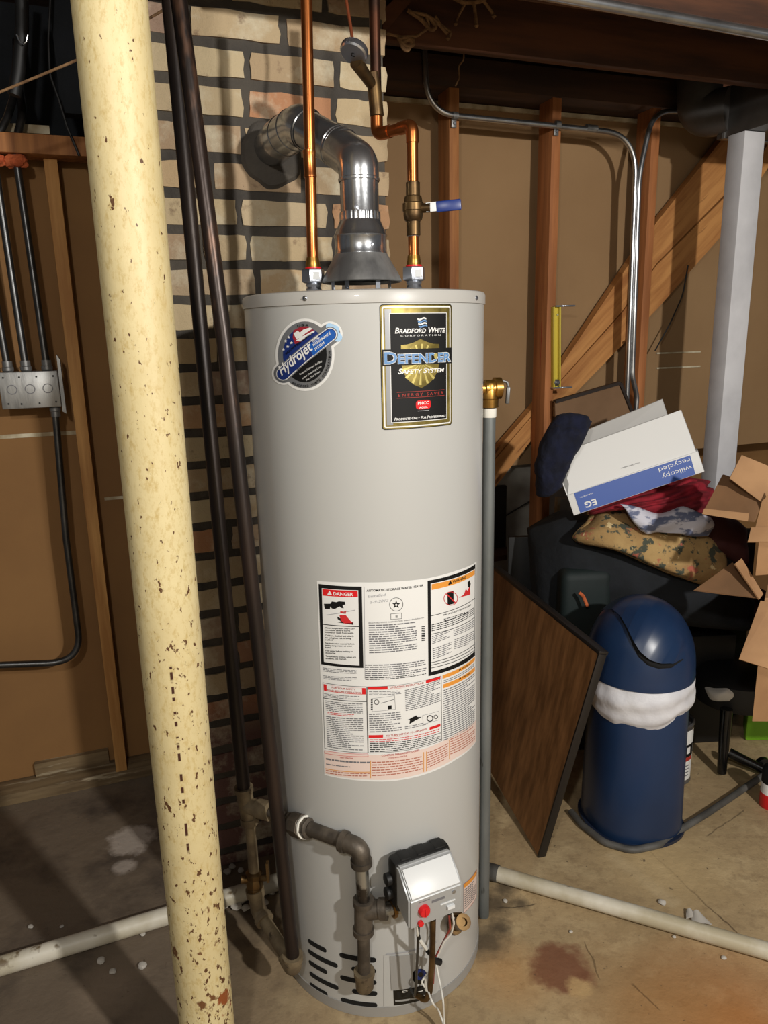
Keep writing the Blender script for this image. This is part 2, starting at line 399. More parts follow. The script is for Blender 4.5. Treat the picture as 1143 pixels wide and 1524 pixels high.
    def build(s, name, parent=None, sharp=38, recalc=True):
        bm = s.bm
        if recalc: bmesh.ops.recalc_face_normals(bm, faces=bm.faces)
        off = V((0, 0, 0))
        if parent is None:
            xs = [v.co for v in bm.verts]
            off = V(((min(c.x for c in xs)+max(c.x for c in xs))/2, (min(c.y for c in xs)+max(c.y for c in xs))/2, min(c.z for c in xs)))
        else: off = V(parent['_o'])
        for v in bm.verts: v.co -= off
        me = bpy.data.meshes.new(name); bm.to_mesh(me); bm.free()
        for q in s.ms: me.materials.append(M[q])
        me.set_sharp_from_angle(angle=math.radians(sharp))
        o = bpy.data.objects.new(name, me); COL.objects.link(o)
        if parent is not None: o.parent = parent
        else: o.location = off
        o['_o'] = tuple(off); return o
def tag(o, label, cat, group=None):
    o['label'] = label; o['category'] = cat
    if group: o['group'] = group
    return o
def thing(name, label, cat, loc, group=None):
    o = bpy.data.objects.new(name, None); COL.objects.link(o); o.location = loc; o['_o'] = tuple(loc)
    o.empty_display_size = .05
    return tag(o, label, cat, group)
def structure(o, label=None, cat=None):
    o['kind'] = 'structure'
    if label: o['label'] = label; o['category'] = cat
    return o

# ---------------------------------------------------------------- lettering
_tc = {}
def glyphs(body, bold=False, italic=0.0, caps=False):
    key = (body, bold, italic, caps)
    if key in _tc: return _tc[key]
    c = bpy.data.curves.new('lettering', 'FONT'); c.body = body; c.size = 1; c.shear = italic; c.resolution_u = 2
    if bold: c.offset = .022
    if caps:
        c.small_caps_scale = .78
        for f in c.body_format: f.use_small_caps = True
    o = bpy.data.objects.new('lettering', c); COL.objects.link(o); bpy.context.view_layer.update()
    me = bpy.data.meshes.new_from_object(o.evaluated_get(bpy.context.evaluated_depsgraph_get()))
    vs = [(v.co.x, v.co.y) for v in me.vertices]; fs = [tuple(p.vertices) for p in me.polygons]
    bpy.data.objects.remove(o); bpy.data.curves.remove(c); bpy.data.meshes.remove(me)
    x0 = min(v[0] for v in vs); x1 = max(v[0] for v in vs)
    _tc[key] = ([(x-x0, y) for x, y in vs], fs, x1-x0); return _tc[key]
CAPH = .72
class Sticker:
    """flat artwork in (arc length, height) wrapped on to the tank"""
    def __init__(s): s.items = []
    def poly(s, pts, m, k=1): s.items.append(([tuple(p) for p in pts], [tuple(range(len(pts)))], m, k)); return s
    def text(s, body, L, R, h, m, k=3, bold=False, italic=0.0, caps=False):
        vs, fs, w = glyphs(body, bold, italic, caps)
        dx, dy = R[0]-L[0], R[1]-L[1]; ln = math.hypot(dx, dy) or 1; ux, uy = dx/ln, dy/ln
        sx, sy = ln/w, h/CAPH
        s.items.append(([(L[0]+ux*x*sx-uy*y*sy, L[1]+uy*x*sx+ux*y*sy) for x, y in vs], fs, m, k)); return s
    def quad(s, q, m, k=1): return s.poly(q, m, k)
    def edge(s, q, w, m, k=2):       # outline of a quad
        n = len(q); cx = sum(p[0] for p in q)/n; cz = sum(p[1] for p in q)/n
        for i in range(n):
            a, b = q[i], q[(i+1) % n]; dx, dz = b[0]-a[0], b[1]-a[1]; l = math.hypot(dx, dz); nx, nz = -dz/l*w, dx/l*w
            if (cx-a[0])*nx + (cz-a[1])*nz < 0: nx, nz = -nx, -nz
            s.poly([a, b, (b[0]+nx, b[1]+nz), (a[0]+nx, a[1]+nz)], m, k)
        return s
    def greek(s, q, n, m, k=2, fill=.42, last=1.0, wl=(.012,.004)):   # lines too small to read: word-length dashes
        tl, tr, br, bl = q
        def at(u, v): return tuple((tl[i]*(1-u)+tr[i]*u)*(1-v) + (bl[i]*(1-u)+br[i]*u)*v for i in (0, 1))
        wdt = math.hypot(tr[0]-tl[0], tr[1]-tl[1])
        for j in range(n):
            v0, v1 = (j+.5-fill/2)/n, (j+.5+fill/2)/n; u = 0.0; end = 1.0 if random.random() < .7 else random.uniform(.6, 1)
            while u < end-.01:
                l = random.uniform(wl[1], wl[0])/wdt; u2 = min(end, u+l)
                s.poly([at(u, v0), at(u2, v0), at(u2, v1), at(u, v1)], m, k); u = u2 + .0016/wdt
        return s
    def build(s, name, parent, k0=.0005, dk=.00022):
        bb = B()
        for pts, fs, m, k in s.items:
            t = bmesh.new(); v = [t.verts.new((p[0], 0, p[1])) for p in pts]
            for f in fs:
                try: t.faces.new([v[i] for i in f])
                except ValueError: pass
            a0, a1 = min(p[0] for p in pts), max(p[0] for p in pts)
            x = math.floor(a0/.008)*.008
            while a1-a0 > .009 and x < a1:
                if x > a0: bmesh.ops.bisect_plane(t, geom=t.verts[:]+t.edges[:]+t.faces[:], plane_co=(x,0,0), plane_no=(1,0,0))
                x += .008
            t.verts.index_update(); mi = bb.mi(m)
            nv = [bb.bm.verts.new(onc(q.co.x, q.co.z, k0+dk*k)) for q in t.verts]
            for f in t.faces:
                try: g = bb.bm.faces.new([nv[q.index] for q in f.verts]); g.material_index = mi; g.smooth = True
                except ValueError: pass
            t.free()
        ax = V((HX, HY, 0))
        bb.bm.normal_update()
        for f in bb.bm.faces:
            c = f.calc_center_median(); 
            if f.normal.dot(V((c.x-HX, c.y-HY, 0))) < 0: f.normal_flip()
        return bb.build(name, parent, recalc=False, sharp=60)
def flat_text(bb, body, o, ux, uy, w, h, m, lift, bold=False, italic=0.0, curve=None):
    vs, fs, wd = glyphs(body, bold, italic)
    nn = [bb.bm.verts.new(o + ux*(x/wd*w) + uy*(y/CAPH*h) + lift) for x, y in vs]
    for f in fs: bb.face([nn[i] for i in f], m, False)

# ================================================================ THE SETTING
b = B('concrete'); b.grid(lambda i, j: V((-3.2 + 7.4*i, -2.6 + 7.2*j, 0)), 2, 2)
fl = b.build('floor'); fl.data.transform(Matrix.Translation(fl.location)); fl.location = (0, 0, 0); structure(fl)
b = B('fibreboard'); b.obox(W(-1.3, 2.54, 0), U*1.98, MM*.012, ZZ*2.04); structure(b.build('wall_left'))
b = B('trim_white')                      # paper-white joints between the fibreboard sheets
b.obox(W(-1.3, 2.537, wz1 := PD(40, 648, 2.54).z - .006), U*1.20, MM*.003, ZZ*.012)
b.obox(W(-.045, 2.537, PD(170, 741, 2.54).z - .005), U*.55, MM*.003, ZZ*.010)
structure(b.build('trim_1'))
b = B('fibreboard_tan'); b.obox(W(.68, 2.60, .95), U*2.5, MM*.012, ZZ*1.31); structure(b.build('wall_right'))
b = B('panel_white'); b.obox(W(1.25, 2.66, 0), U*.62, MM*.012, ZZ*1.02); structure(b.build('wall_stair'))
b = B('fibreboard'); b.obox(W(.62, 2.95, 0), U*3.9, MM*.012, ZZ*2.3); structure(b.build('wall_back'))
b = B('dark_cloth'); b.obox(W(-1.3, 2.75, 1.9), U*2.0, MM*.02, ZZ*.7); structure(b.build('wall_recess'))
b = B('wood_dark'); b.obox(W(-1.6, .1, 2.47), U*5.4, MM*3.2, ZZ*.025); structure(b.build('ceiling'))
b = B('wall_paint'); b.obox(V((-3.15, -2.55, 0)), V((7.3, 0, 0)), V((0, -.05, 0)), V((0, 0, 2.5))); structure(b.build('wall_rear'))

# sole plate, head plates
b = B('wood_sill'); b.obox(W(-1.3, 2.45, 0), U*1.98, MM*.09, ZZ*.04, bev=.002)
tag(b.build('sole_plate'), 'long dirty wooden sole plate on the floor under the left wall boards', 'plank')
b = B('wood_sill'); b.obox(W(-.36, 2.52, .04), U*.235, MM*.02, ZZ*.05)
tag(b.build('wood_strip'), 'pale dusty wood strip lying on the sole plate left of the stud', 'plank')
b = B('wood_dark'); b.obox(W(.6, 2.44, 2.262), U*3.0, MM*.16, ZZ*.09, bev=.003)
tag(b.build('top_plate'), 'brown wooden top plate across the heads of the right wall studs', 'beam')
b = B('wood_joist'); b.obox(W(.55, 2.62, 2.20), U*3.2, MM*.04, ZZ*.27); tag(b.build('rim_joist'), 'dark rim joist behind the top plate over the right wall', 'joist')
b = B('trim_white'); b.obox(W(.7, 2.585, 2.245), U*2.1, MM*.012, ZZ*.014); structure(b.build('trim_2'))

# studs
def stud(s, z0, z1, label, mt='wood_stud', w=.036, d=2.45, dep=.089, grp='wall studs'):
    b = B(mt); b.obox(W(s-w/2, d, z0), U*w, MM*dep, ZZ*(z1-z0), bev=.0015)
    return tag(b.build('wall_stud'), label, 'stud', grp)
ls0, ls1 = PD(80, 240, 2.45), PD(172, 1135, 2.45)
stud(-.086, .04, 1.98, 'rough wooden stud beside the junction box on the left wall', 'wood_stud_pale')
stud(1.171, .04, 2.262, 'wooden stud behind the blue valve handle')
stud(1.567, .04, 2.262, 'wooden stud carrying the yellow bracket', 'wood_stud_red')
stud(1.993, .04, 2.262, 'wooden stud just right of the two upright conduits', 'wood_stud_red')
stud(2.30, .04, 2.20, 'dark reddish stud far back left of the white post', 'wood_joist', d=2.86)
for px0, px1, y0, lab in ((560, 1000, 60, 0),): pass
# joists
JE = PD(1067, 195, 2.26).dot(U) - .012
for d, zb, lab in ((1.60, 2.19, 'ceiling joist nearest the camera, above the ceiling conduit'), (2.0, 2.215, 'brown ceiling joist behind the conduit, in front of the wall')):
    b = B('wood_joist'); b.obox(W(.60 if d > 1.9 else .2, d, zb), U*(JE - (.60 if d > 1.9 else .2)), MM*.04, ZZ*(2.47-zb), bev=.002)
    tag(b.build('ceiling_joist'), lab, 'joist', 'ceiling joists')
b = B('wood_joist'); p0, p1 = PD(570, 52, 1.97), PD(622, -10, 1.97); w_ = V((0, 0, .055))
b.prism([p0, p1, p1+w_+U*.02, p0+w_], MM*.028)
tag(b.build('bridging_strut'), 'short slanting wooden strut between joists beside the chimney top', 'strut')

# brick chimney
CD0, CS0, CS1 = 1.89, .035, .722
zc = PD(300, 547, 1.89).z; crs = .0800; ph = zc % crs
b = B('brick')
def brick(o, a, c, h, dep):
    la, j = a.length, lambda q: random.uniform(-q, q)
    pts = []
    nu, nv = 5, 3
    inn = o + c*0
    rim = .004
    g = []
    for i in range(nu+1):
        row = []
        for k in range(nv+1):
            e = (i in (0, nu)) or (k in (0, nv)); cn = (i in (0, nu)) and (k in (0, nv))
            p = o + a*(i/nu) + ZZ*(h*k/nv)
            if e: p += a.normalized()*j(.0028) + ZZ*j(.0022)
            if cn: p += (o + a*.5 + ZZ*h*.5 - p).normalized()*.0015
            lift = (0 if not e else .003) + (j(.0015))
            row.append((p, p + c*dep - c*0, lift))
        g.append(row)
    vs = [[b.bm.verts.new(q[0] + c.normalized()*q[2]) for q in row] for row in g]
    for i in range(nu):
        for k in range(nv): b.face([vs[i][k], vs[i+1][k], vs[i+1][k+1], vs[i][k+1]], 'brick')
    loop = [vs[i][0] for i in range(nu+1)] + [vs[nu][k] for k in range(1, nv+1)] + [vs[i][nv] for i in range(nu-1, -1, -1)] + [vs[0][k] for k in range(nv-1, 0, -1)]
    bk = [b.bm.verts.new(v.co + c.normalized()*dep) for v in loop]
    n = len(loop)
    for i in range(n): b.face([loop[i], bk[i], bk[(i+1) % n], loop[(i+1) % n]], 'brick')
k = 0
z = ph - crs + .011
while z < 2.46:
    h = .0575; zz = max(z, .002); hh = z + h - zz
    if hh > .02:
        s = CS0 + (0 if k % 2 else -.105) + random.uniform(-.02, .02); s = s if s > CS0 - .12 else s
        while s < CS1 - .02:
            L_ = random.choice((.205, .21, .205, .2, .205, .1)); s0, s1 = max(s, CS0), min(s + L_, CS1)
            if CS1 - s1 < .05: s1 = CS1
            if s1 - s0 > .03:
                o = W(s0, CD0 + random.uniform(0, .004), zz)
                hole = PD(412, 222, CD0); c = o + U*((s1-s0)/2) + ZZ*hh/2
                brick(o, U*(s1-s0), MM, hh, .03)
            s = s1 + random.uniform(.012, .02)
        # return side
        d = CD0 + (.03 if k % 2 else .14)
        while d < CD0 + .52:
            brick(W(CS1-.0, d, zz), MM*.2*1.0, -U, hh, .03); d += .217
        d = CD0 + (.03 if k % 2 else .14)
        while d < CD0 + .52:
            brick(W(CS0, d + .2, zz), -MM*.2, U, hh, .03); d += .217
    z += crs; k += 1
b.obox(W(CS0+.008, CD0+.009, 0), U*(CS1-CS0-.016), MM*.54, ZZ*2.46, 'mortar')
tag(b.build('brick_chimney', sharp=50), 'buff brick chimney with dark mortar standing behind the water heater', 'chimney')
# parged collar of mortar round the flue hole
# ---------------------------------------------------------------- steel column
pp = V((-.362, 1.160, 0))
b = B('cream_paint'); b.lathe(pp, ZZ, [(.0508, 0)] + [(.0508, i*.1) for i in range(1, 24)] + [(.0508, 2.40)], seg=56)
tag(b.build('steel_column'), 'cream painted round steel column with rust flecks in front of the chimney', 'column')

# ---------------------------------------------------------------- left wall: wiring
jr0 = PD(0, 552, 2.44); 
jb = thing('junction_box', 'galvanised steel junction box on the left wall with three conduits entering', 'junction box', W(-.21, 2.40, 1.285))
bz0, bz1 = 1.290, 1.395
b = B('galv_dull'); b.obox(W(-.290, 2.40, bz0), U*.158, MM*.05, ZZ*(bz1-bz0), bev=.003); b.build('box_body', jb)
for i in range(3):
    b = B('ink_grey')
    c = W(-.258 + .0475*i, 2.3995, 1.345)
    b.lathe(c, -MM, [(.0140, 0), (.0140, .0012), (.0118, .0012), (.0118, .0002)], 'ink_grey', 24, caps=False); b.build('knockout', jb)
for s_, z_ in ((-.277,1.38),(-.235,1.38),(-.19,1.38),(-.145,1.38),(-.272,1.305),(-.238,1.303),(-.19,1.303),(-.145,1.305)):
    b = B('black'); b.lathe(W(s_, 2.3995, z_), -MM, [(.0028, 0), (.0028, .0008)], seg=10); b.build('screw_hole', jb)
b = B('galv_dull'); b.prism([W(-.132, 2.455, 1.275), W(-.122, 2.455, 1.268), W(-.122, 2.455, 1.425), W(-.130, 2.455, 1.44)], -MM*.04)
b.build('mounting_bracket', jb)
CR = .0105
def clamp(parent, p, ax, r=.016, l=.03, m='galv_dull'):
    bb = B(m); bb.lathe(p, ax, [(r*.8, 0), (r, .004), (r, l*.45), (r*.86, l*.5), (r*.86, l), (r*.7, l)], seg=18); return bb.build('connector', parent)
cgrp = 'conduits rising from the junction box'
stops = []
for i, (s_, lab) in enumerate(((-.264, 'leftmost'), (-.2165, 'middle'), (-.160, 'rightmost'))):
    t = thing('electrical_conduit', {'leftmost': 'leftmost steel conduit entering the top of the junction box, at the photo edge',
        'middle': 'middle of the three steel conduits above the junction box', 'rightmost': 'rightmost steel conduit above the junction box, nearest the wooden stud'}[lab], 'conduit', W(s_, 2.425, bz1), cgrp)
    b = B('emt_dark')
    zt = 2.02
    path = [W(s_, 2.425, bz1)]
    if i == 0: path += [W(s_-.02, 2.425, 1.9), W(s_-.03, 2.425, 2.2)]
    elif i == 1: path += [W(s_-.012, 2.425, 2.0), PD(10, 178, 2.45), PD(22, 140, 2.5), PD(30, 60, 2.5), PD(34, -20, 2.5)]
    else: path += [W(s_-.012, 2.425, 2.0), PD(34, 170, 2.45), PD(26, 120, 2.55), PD(24, 60, 2.6)]
    b.tube(bend(path, .12), CR, seg=14); b.build('pipe', t); clamp(t, W(s_, 2.425, bz1), ZZ)
for s_, px in ((-.232, 3), (-.175, 36)):
    c = W(s_, 2.425, 1.962)
    b = B('firestop'); g = []
    def lump(i, j, c=c):
        a, e = i*2*PI, (j-.5)*PI; n = V((math.cos(a)*math.cos(e), math.sin(a)*math.cos(e), math.sin(e)))
        r = .030*(1 + .35*noise.noise(n*2.3 + c*9)); return c + V((n.x*r*1.05, n.y*r*.8, n.z*r*.62))
    b.grid(lump, 22, 12)
    tag(b.build('firestop_putty'), 'orange firestop lump round the %s conduit under the wood block' % ('left-hand' if px == 3 else 'right-hand'), 'putty', 'firestop lumps')
b = B('wood_stud'); b.obox(W(-.5, 2.40, 1.980), U*.58, MM*.085, ZZ*.050, bev=.002)
tag(b.build('blocking'), 'horizontal wooden block across the left wall above the orange putty', 'plank')
t = thing('electrical_conduit', 'dark conduit dropping from the junction box and curving left', 'conduit', W(-.15, 2.425, .4))
p0 = W(-.152, 2.425, bz0); p1 = PD(120, 935, 2.425); p2 = PD(113, 985, 2.425); p3 = PD(-60, 992, 2.425)
b = B('emt_dark'); b.tube(bend([p0, PD(98, 800, 2.425), PD(122, 985, 2.425), p3], [.4, .09], 12), CR, seg=14); b.build('pipe', t)
clamp(t, p0, -ZZ)
# upper left corner: frame of the recess
b = B('trim_white'); q = PD(15, 196, 2.46); b.obox(W(-.50, 2.49, 2.052), U*.42, MM*.03, ZZ*.022)
b.obox(W(-.145, 2.50, 2.03), U*.02, MM*.02, ZZ*.022); b.obox(W(-.21, 2.50, 2.03), U*.014, MM*.02, ZZ*.022)
tag(b.build('window_sill'), 'cracked white painted wood sill above the wooden block, top left', 'sill')
b = B('dark_cloth'); p = PD(84, 100, 2.40); b.obox(W(p.dot(U), 2.40, 2.088), U*.13, MM*.05, ZZ*.38)
tag(b.build('duct_panel'), 'dark brown upright panel behind the column at the top left', 'panel')
b = B('fibreboard_tan'); b.obox(W(-.60, 2.60, 2.07), U*.335, MM*.015, ZZ*.22)
tag(b.build('wall_board'), 'small tan board at the far top left behind conduits', 'board')
b = B('wood_joist'); b.obox(W(-.60, 2.5, 2.27), U*.36, MM*.05, ZZ*.045)
tag(b.build('wood_strip'), 'short brown strip at the far top left edge', 'plank')
b = B('black'); b.tube([PD(32, -30, 2.3), PD(33, 40, 2.3), PD(31, 70, 2.3), PD(27, 110, 2.3), PD(21, 142, 2.3)], .016, seg=12)
tag(b.build('black_cable'), 'thick black cable hanging at the top left corner', 'cable')
b = B('galv'); c = PD(34, 58, 2.27); b.tube([c+V((-.014, 0, .01)), c+V((-.008, 0, -.006)), c+V((0, 0, -.012)), c+V((.008, 0, -.006)), c+V((.014, 0, .01))], .0022, seg=8)
tag(b.build('cable_clip'), 'small shiny clip on the thick black cable', 'clip')
b = B('black'); b.tube(bend([PD(76, -20, 2.36), PD(72, 60, 2.36), PD(74, 110, 2.36), PD(88, 150, 2.36), PD(100, 190, 2.36), PD(118, 232, 2.36)], .1), .0035, seg=8)
tag(b.build('thin_cable'), 'thin dark cable sagging beside the upright panel, top left', 'cable')
b = B('rope'); b.tube([PD(-12, 142, 1.95), PD(118, 88, 1.9), PD(245, 14, 1.75)], .0028, seg=8)
tag(b.build('straight_wire'), 'thin straight tan wire slanting up behind the column', 'wire')

# ---------------------------------------------------------------- gas piping
PR = .0150
gp = thing('gas_pipe', 'black gas pipe with beige tee and fittings running to the heater control', 'pipe', V((-.28, 1.5, .2)))
T0 = PY(380, 1200, 1.50); tz = T0.z
top1 = PY(249, -30, 1.60); tee = V((PY(379, 1200, 1.50).x, 1.50, tz)); tp0 = PY(363, 1178, 1.50)
b = B('black_pipe'); b.tube([top1, PY(290, 400, 1.56), tp0], PR, seg=20); b.build('riser', gp)
b = B('iron_beige')
b.tube([tp0+V((0,0,.012)), tp0], .0215, seg=20); b.tube([tp0, PY(371, 1218, 1.50)], .0185, seg=20)
b.tube([PY(371, 1215, 1.50), PY(372, 1224, 1.50)], .0215, seg=20)
ta = PY(367, 1198, 1.50); tb_ = PY(404, 1208, 1.455); b.tube([ta, ta.lerp(tb_, .55)], .0185, seg=20); b.tube([ta.lerp(tb_, .5), ta.lerp(tb_, .95)], .0215, seg=20)
b.build('tee', gp)
b = B('iron_beige'); v0 = PY(372, 1222, 1.50); v1 = PY(378, 1298, 1.50); b.tube([v0, v1], .0125, seg=16); b.build('nipple', gp)
# shut-off below the tee
v2, v3 = PY(379, 1322, 1.50), PY(382, 1340, 1.50)
b = B('bronze'); b.lathe(v1, (v2-v1), [(.014, -.004), (.020, 0), (.020, .012), (.017, .014), (.021, .022), (.021, .034), (.016, .038), (.019, .040), (.019, .05), (.013, .052)], seg=8)
h0 = v1.lerp(v2, .4); b.tube([h0, h0+V((.035, -.012, .012))], .008, seg=10); b.box(h0+V((.036, -.014, .03)), .006, .014, .05)
b.tube([h0, h0+V((-.03, -.006, .004))], .010, seg=10)
b.build('shutoff_valve', gp)
ce = PY(385, 1355, 1.50); E0 = PY(437, 1440, 1.375)
b = B('iron_beige'); b.tube(bend([v2, ce, ce.lerp(E0, .16)], .02), .0185, seg=20); b.tube([v2, v2.lerp(ce, .3)], .022, seg=20); q = ce.lerp(E0, .12); b.tube([q, ce.lerp(E0, .2)], .022, seg=20); b.build('elbow', gp)
b = B('iron_beige'); b.tube([ce.lerp(E0, .16), E0], .0150, seg=18); b.build('drip_leg', gp)
# branch to the heater
Yb = 1.318
n1 = PY(445, 1229, 1.395); uA = PY(432, 1223, 1.42); uB = PY(461, 1233, 1.375); eb = PY(537, 1262, Yb)
b = B('iron'); b.tube([tb_, uA], .0135, seg=16); b.tube([uB, eb + (uB-eb).normalized()*.03], .0150, seg=18); b.build('branch_pipe', gp)
dv = (uB-uA)
b = B('iron'); b.lathe(uA, dv, [(.015, -.002), (.022, 0), (.022, .014), (.0265, .016), (.0265, dv.length*.7), (.022, dv.length*.72), (.022, dv.length), (.016, dv.length+.002)], seg=8); b.build('union', gp)
b = B('teflon'); b.lathe(uA, dv, [(.0215, dv.length*.74), (.0245, dv.length*.75), (.0245, dv.length*.82), (.0205, dv.length*.83)], seg=20, caps=False); b.build('thread_tape', gp)
zt = PY(541, 1392, Yb)
e1 = PY(538, 1287, Yb)
b = B('iron'); b.tube(bend([eb + (uB-eb).normalized()*.042, eb, e1], .03, 10), .0195, seg=20)
q = eb + (uB-eb).normalized()*.034; b.tube([q, q+(uB-eb).normalized()*.012], .0225, seg=20); b.tube([e1, e1+V((0,0,.012))], .0225, seg=20); b.build('elbow', gp)
t0 = PY(541, 1342, Yb); t1 = PY(541, 1388, Yb); tm = t0.lerp(t1, .28)
b = B('iron_bright'); b.tube([e1, t0], .0140, seg=16); vin = V((cyl(607, 1338)[0], 0, 0)); 
gv = onc(cyl(600, 1340)[0], PY(598, 1344, Yb).z, .045); b.tube([tm, gv], .0135, seg=16); b.build('nipple', gp)
b = B('iron'); b.tube([t0+V((0,0,.004)), t1], .0195, seg=20); b.tube([t0+V((0,0,.006)), t0-V((0,0,.006))], .0225, seg=20); b.tube([t1, t1+V((0,0,.012))], .0225, seg=20)
b.tube([tm, tm.lerp(gv, .5)], .0195, seg=20); b.tube([tm.lerp(gv, .36), tm.lerp(gv, .52)], .0225, seg=20); b.build('tee', gp)
c0 = PY(542, 1448, Yb); c1 = PY(543, 1472, Yb)
b = B('iron'); b.tube([t1, c0], .0135, seg=16); b.build('drip_leg', gp)
b = B('iron_beige'); b.lathe(c1, ZZ, [(.008, -.004), (.016, 0), (.0195, .006), (.0195, (c0-c1).z-.006), (.0225, (c0-c1).z-.005), (.0225, (c0-c1).z+.006), (.014, (c0-c1).z+.006)], seg=20); b.build('cap', gp)
# second riser
g2 = thing('iron_pipe', 'rusty dark iron pipe leaning across the heater left side into a beige elbow', 'pipe', E0)
top2 = PY(262, -30, 1.47)
b = B('black_pipe_rust'); b.tube([top2, PY(333, 500, 1.435), PY(398, 1080, 1.385), E0+V((0, 0, .02))], [.0150]*4, seg=20); b.build('riser', g2)
b = B('iron_beige'); d_ = (ce-E0).normalized(); b.tube(bend([E0+V((-.001, 0, .032)), E0-V((0,0,.004)), E0 + d_*.034], .018, 8), .0195, seg=20); b.tube([E0+V((-.001,0,.034)), E0+V((-.001,0,.020))], .0230, seg=20); b.build('elbow', g2)

# ================================================================ WATER HEATER
wh = thing('water_heater', 'tall grey cylindrical gas water heater with warning labels, standing in front of the chimney', 'water heater', V((HX, HY, 0)))
AX = V((HX, HY, 0))
b = B('jacket'); b.lathe(AX, ZZ, [(HR-.004, .026), (HR, .028), (HR, .3), (HR, .6), (HR, .9), (HR, 1.2), (HR, 1.531), (HR-.004, 1.5325)], seg=128); b.build('jacket', wh, sharp=50)
b = B('jacket_base'); b.lathe(AX, ZZ, [(HR-.01, 0), (HR+.0015, .001), (HR+.0015, .027), (HR-.006, .028)], seg=128); b.build('base_ring', wh)
b = B('cap'); b.lathe(AX, ZZ, [(HR-.002, 1.531), (HR+.0028, 1.5315), (HR+.0028, 1.549), (HR+.001, 1.5535), (HR-.004, 1.5555), (.15, 1.556), (.02, 1.556)], seg=128); b.build('top_cap', wh)
for px, py in ((454, 444), (709, 443.5)):
    a, z = cyl(px, py, HR+.003); f = a/HR; nn = V((math.sin(f), -math.cos(f), 0))
    b = B('zinc'); b.lathe(onc(a, z, .0025), nn, [(.0048, 0), (.0048, .0012), (.003, .0026), (.0, .003)], seg=16, caps=False); sc = b.build('screw', wh)
    b = B('black'); b.box(onc(a, z, .0056), .0065, .001, .0012, x=V((math.cos(f), math.sin(f), 0)), y=nn, z=ZZ); b.build('slot', sc)
# --- helpers that read a place on the tank from crops of the photo
def C1(x, y): return cyl(390 + x/3.4636, 440 + y/3.4636)
def C2(x, y): return cyl(460 + x/4.396, 830 + y/4.396)
# ---- round badge
s = Sticker()
def disc(cx, cy, rx, ry, m, k, a0=0, a1=360, f=C1, n=48, rot=0):
    pts = []
    for i in range(n+1 if a1-a0 < 360 else n):
        t = math.radians(a0 + (a1-a0)*i/n); x, y = rx*math.cos(t), ry*math.sin(t); c, q = math.cos(rot), math.sin(rot)
        pts.append(f(cx + x*c - y*q, cy + x*q + y*c))
    s.poly(pts, m, k)
def pill(x0, y0, x1, y1, r, m, k, r1=None):
    a = math.atan2(y1-y0, x1-x0); pts = []; r1 = r1 or r
    for i in range(15): t = a + PI/2 + PI*i/14; pts.append(C1(x0 + r*math.cos(t), y0 + r*math.sin(t)))
    for i in range(15): t = a - PI/2 + PI*i/14; pts.append(C1(x1 + r1*math.cos(t), y1 + r1*math.sin(t)))
    s.poly(pts, m, k)
BC = (222, 305)
disc(*BC, 152, 187, 'paper', 0); pill(112, 400, 350, 198, 60, 'paper', 0, 66)
disc(*BC, 139, 173, 'silver_ink', 1); pill(112, 400, 350, 198, 50, 'silver_ink', 1, 54)
disc(*BC, 112, 142, 'ink', 2)
# flag quarter (upper half of the disc): stars on blue, stripes on red
up = []
for i in range(33):
    t = math.radians(142 + 196*i/32) ; up.append(C1(BC[0] + 112*math.cos(t), BC[1] + 142*math.sin(t)))
s.poly(up, 'navy_ink', 3)
s.poly([C1(*p) for p in ((165, 178), (200, 160), (240, 158), (272, 180), (200, 240), (172, 250), (160, 215))], 'flag_red', 4)
for q in (((165, 195), (185, 180), (198, 190), (215, 175), (250, 163), (262, 170), (225, 195), (205, 212), (180, 225)), ((176, 232), (200, 214), (230, 200), (268, 180), (274, 186), (240, 208), (200, 236))):
    s.poly([C1(*p) for p in q], 'paper', 5)
def star(x, y, r, m='paper', k=5, f=C1):
    s.poly([f(x + (r if i % 2 == 0 else r*.42)*math.sin(i*PI/5), y - (r if i % 2 == 0 else r*.42)*math.cos(i*PI/5)) for i in range(10)], m, k)
for p in ((140, 214), (124, 234), (154, 243), (135, 262), (113, 278)): star(p[0], p[1], 9)
pill(112, 402, 352, 200, 40, 'silver_ink', 5); pill(112, 402, 352, 200, 35, 'paper', 6); pill(112, 402, 352, 200, 31, 'navy_ink', 7)
s.poly([C1(*p) for p in ((240, 260), (330, 185), (352, 172), (372, 180), (380, 200), (372, 222), (268, 310))], 'mid_blue', 8)
pill(372, 190, 392, 215, 22, 'sky_ink', 4); pill(348, 160, 380, 172, 18, 'sky_ink', 4)
s.text('Hydrojet', C1(106, 412), C1(268, 276), .0185, 'paper', 10, bold=True, italic=.15)
s.text('TOTAL', C1(266, 245), C1(300, 217), .0045, 'paper', 10, bold=True); s.text('PERFORMANCE', C1(270, 262), C1(358, 196), .0045, 'paper', 10, bold=True)
s.text('SYSTEM', C1(278, 284), C1(326, 246), .0045, 'paper', 10, bold=True)
s.text('EQUIPPED WITH', C1(128, 305), C1(264, 200), .0036, 'ink', 10, bold=True)
s.text('FEATURING', C1(190, 386), C1(296, 312), .0036, 'ink', 10, bold=True)
s.text('Reduced Sediment Buildup', C1(200, 410), C1(312, 340), .0035, 'paper', 10); s.text('Lower Operating Costs', C1(214, 430), C1(310, 366), .0035, 'paper', 10); s.text('More Hot Water', C1(234, 440), C1(304, 394), .0035, 'paper', 10)
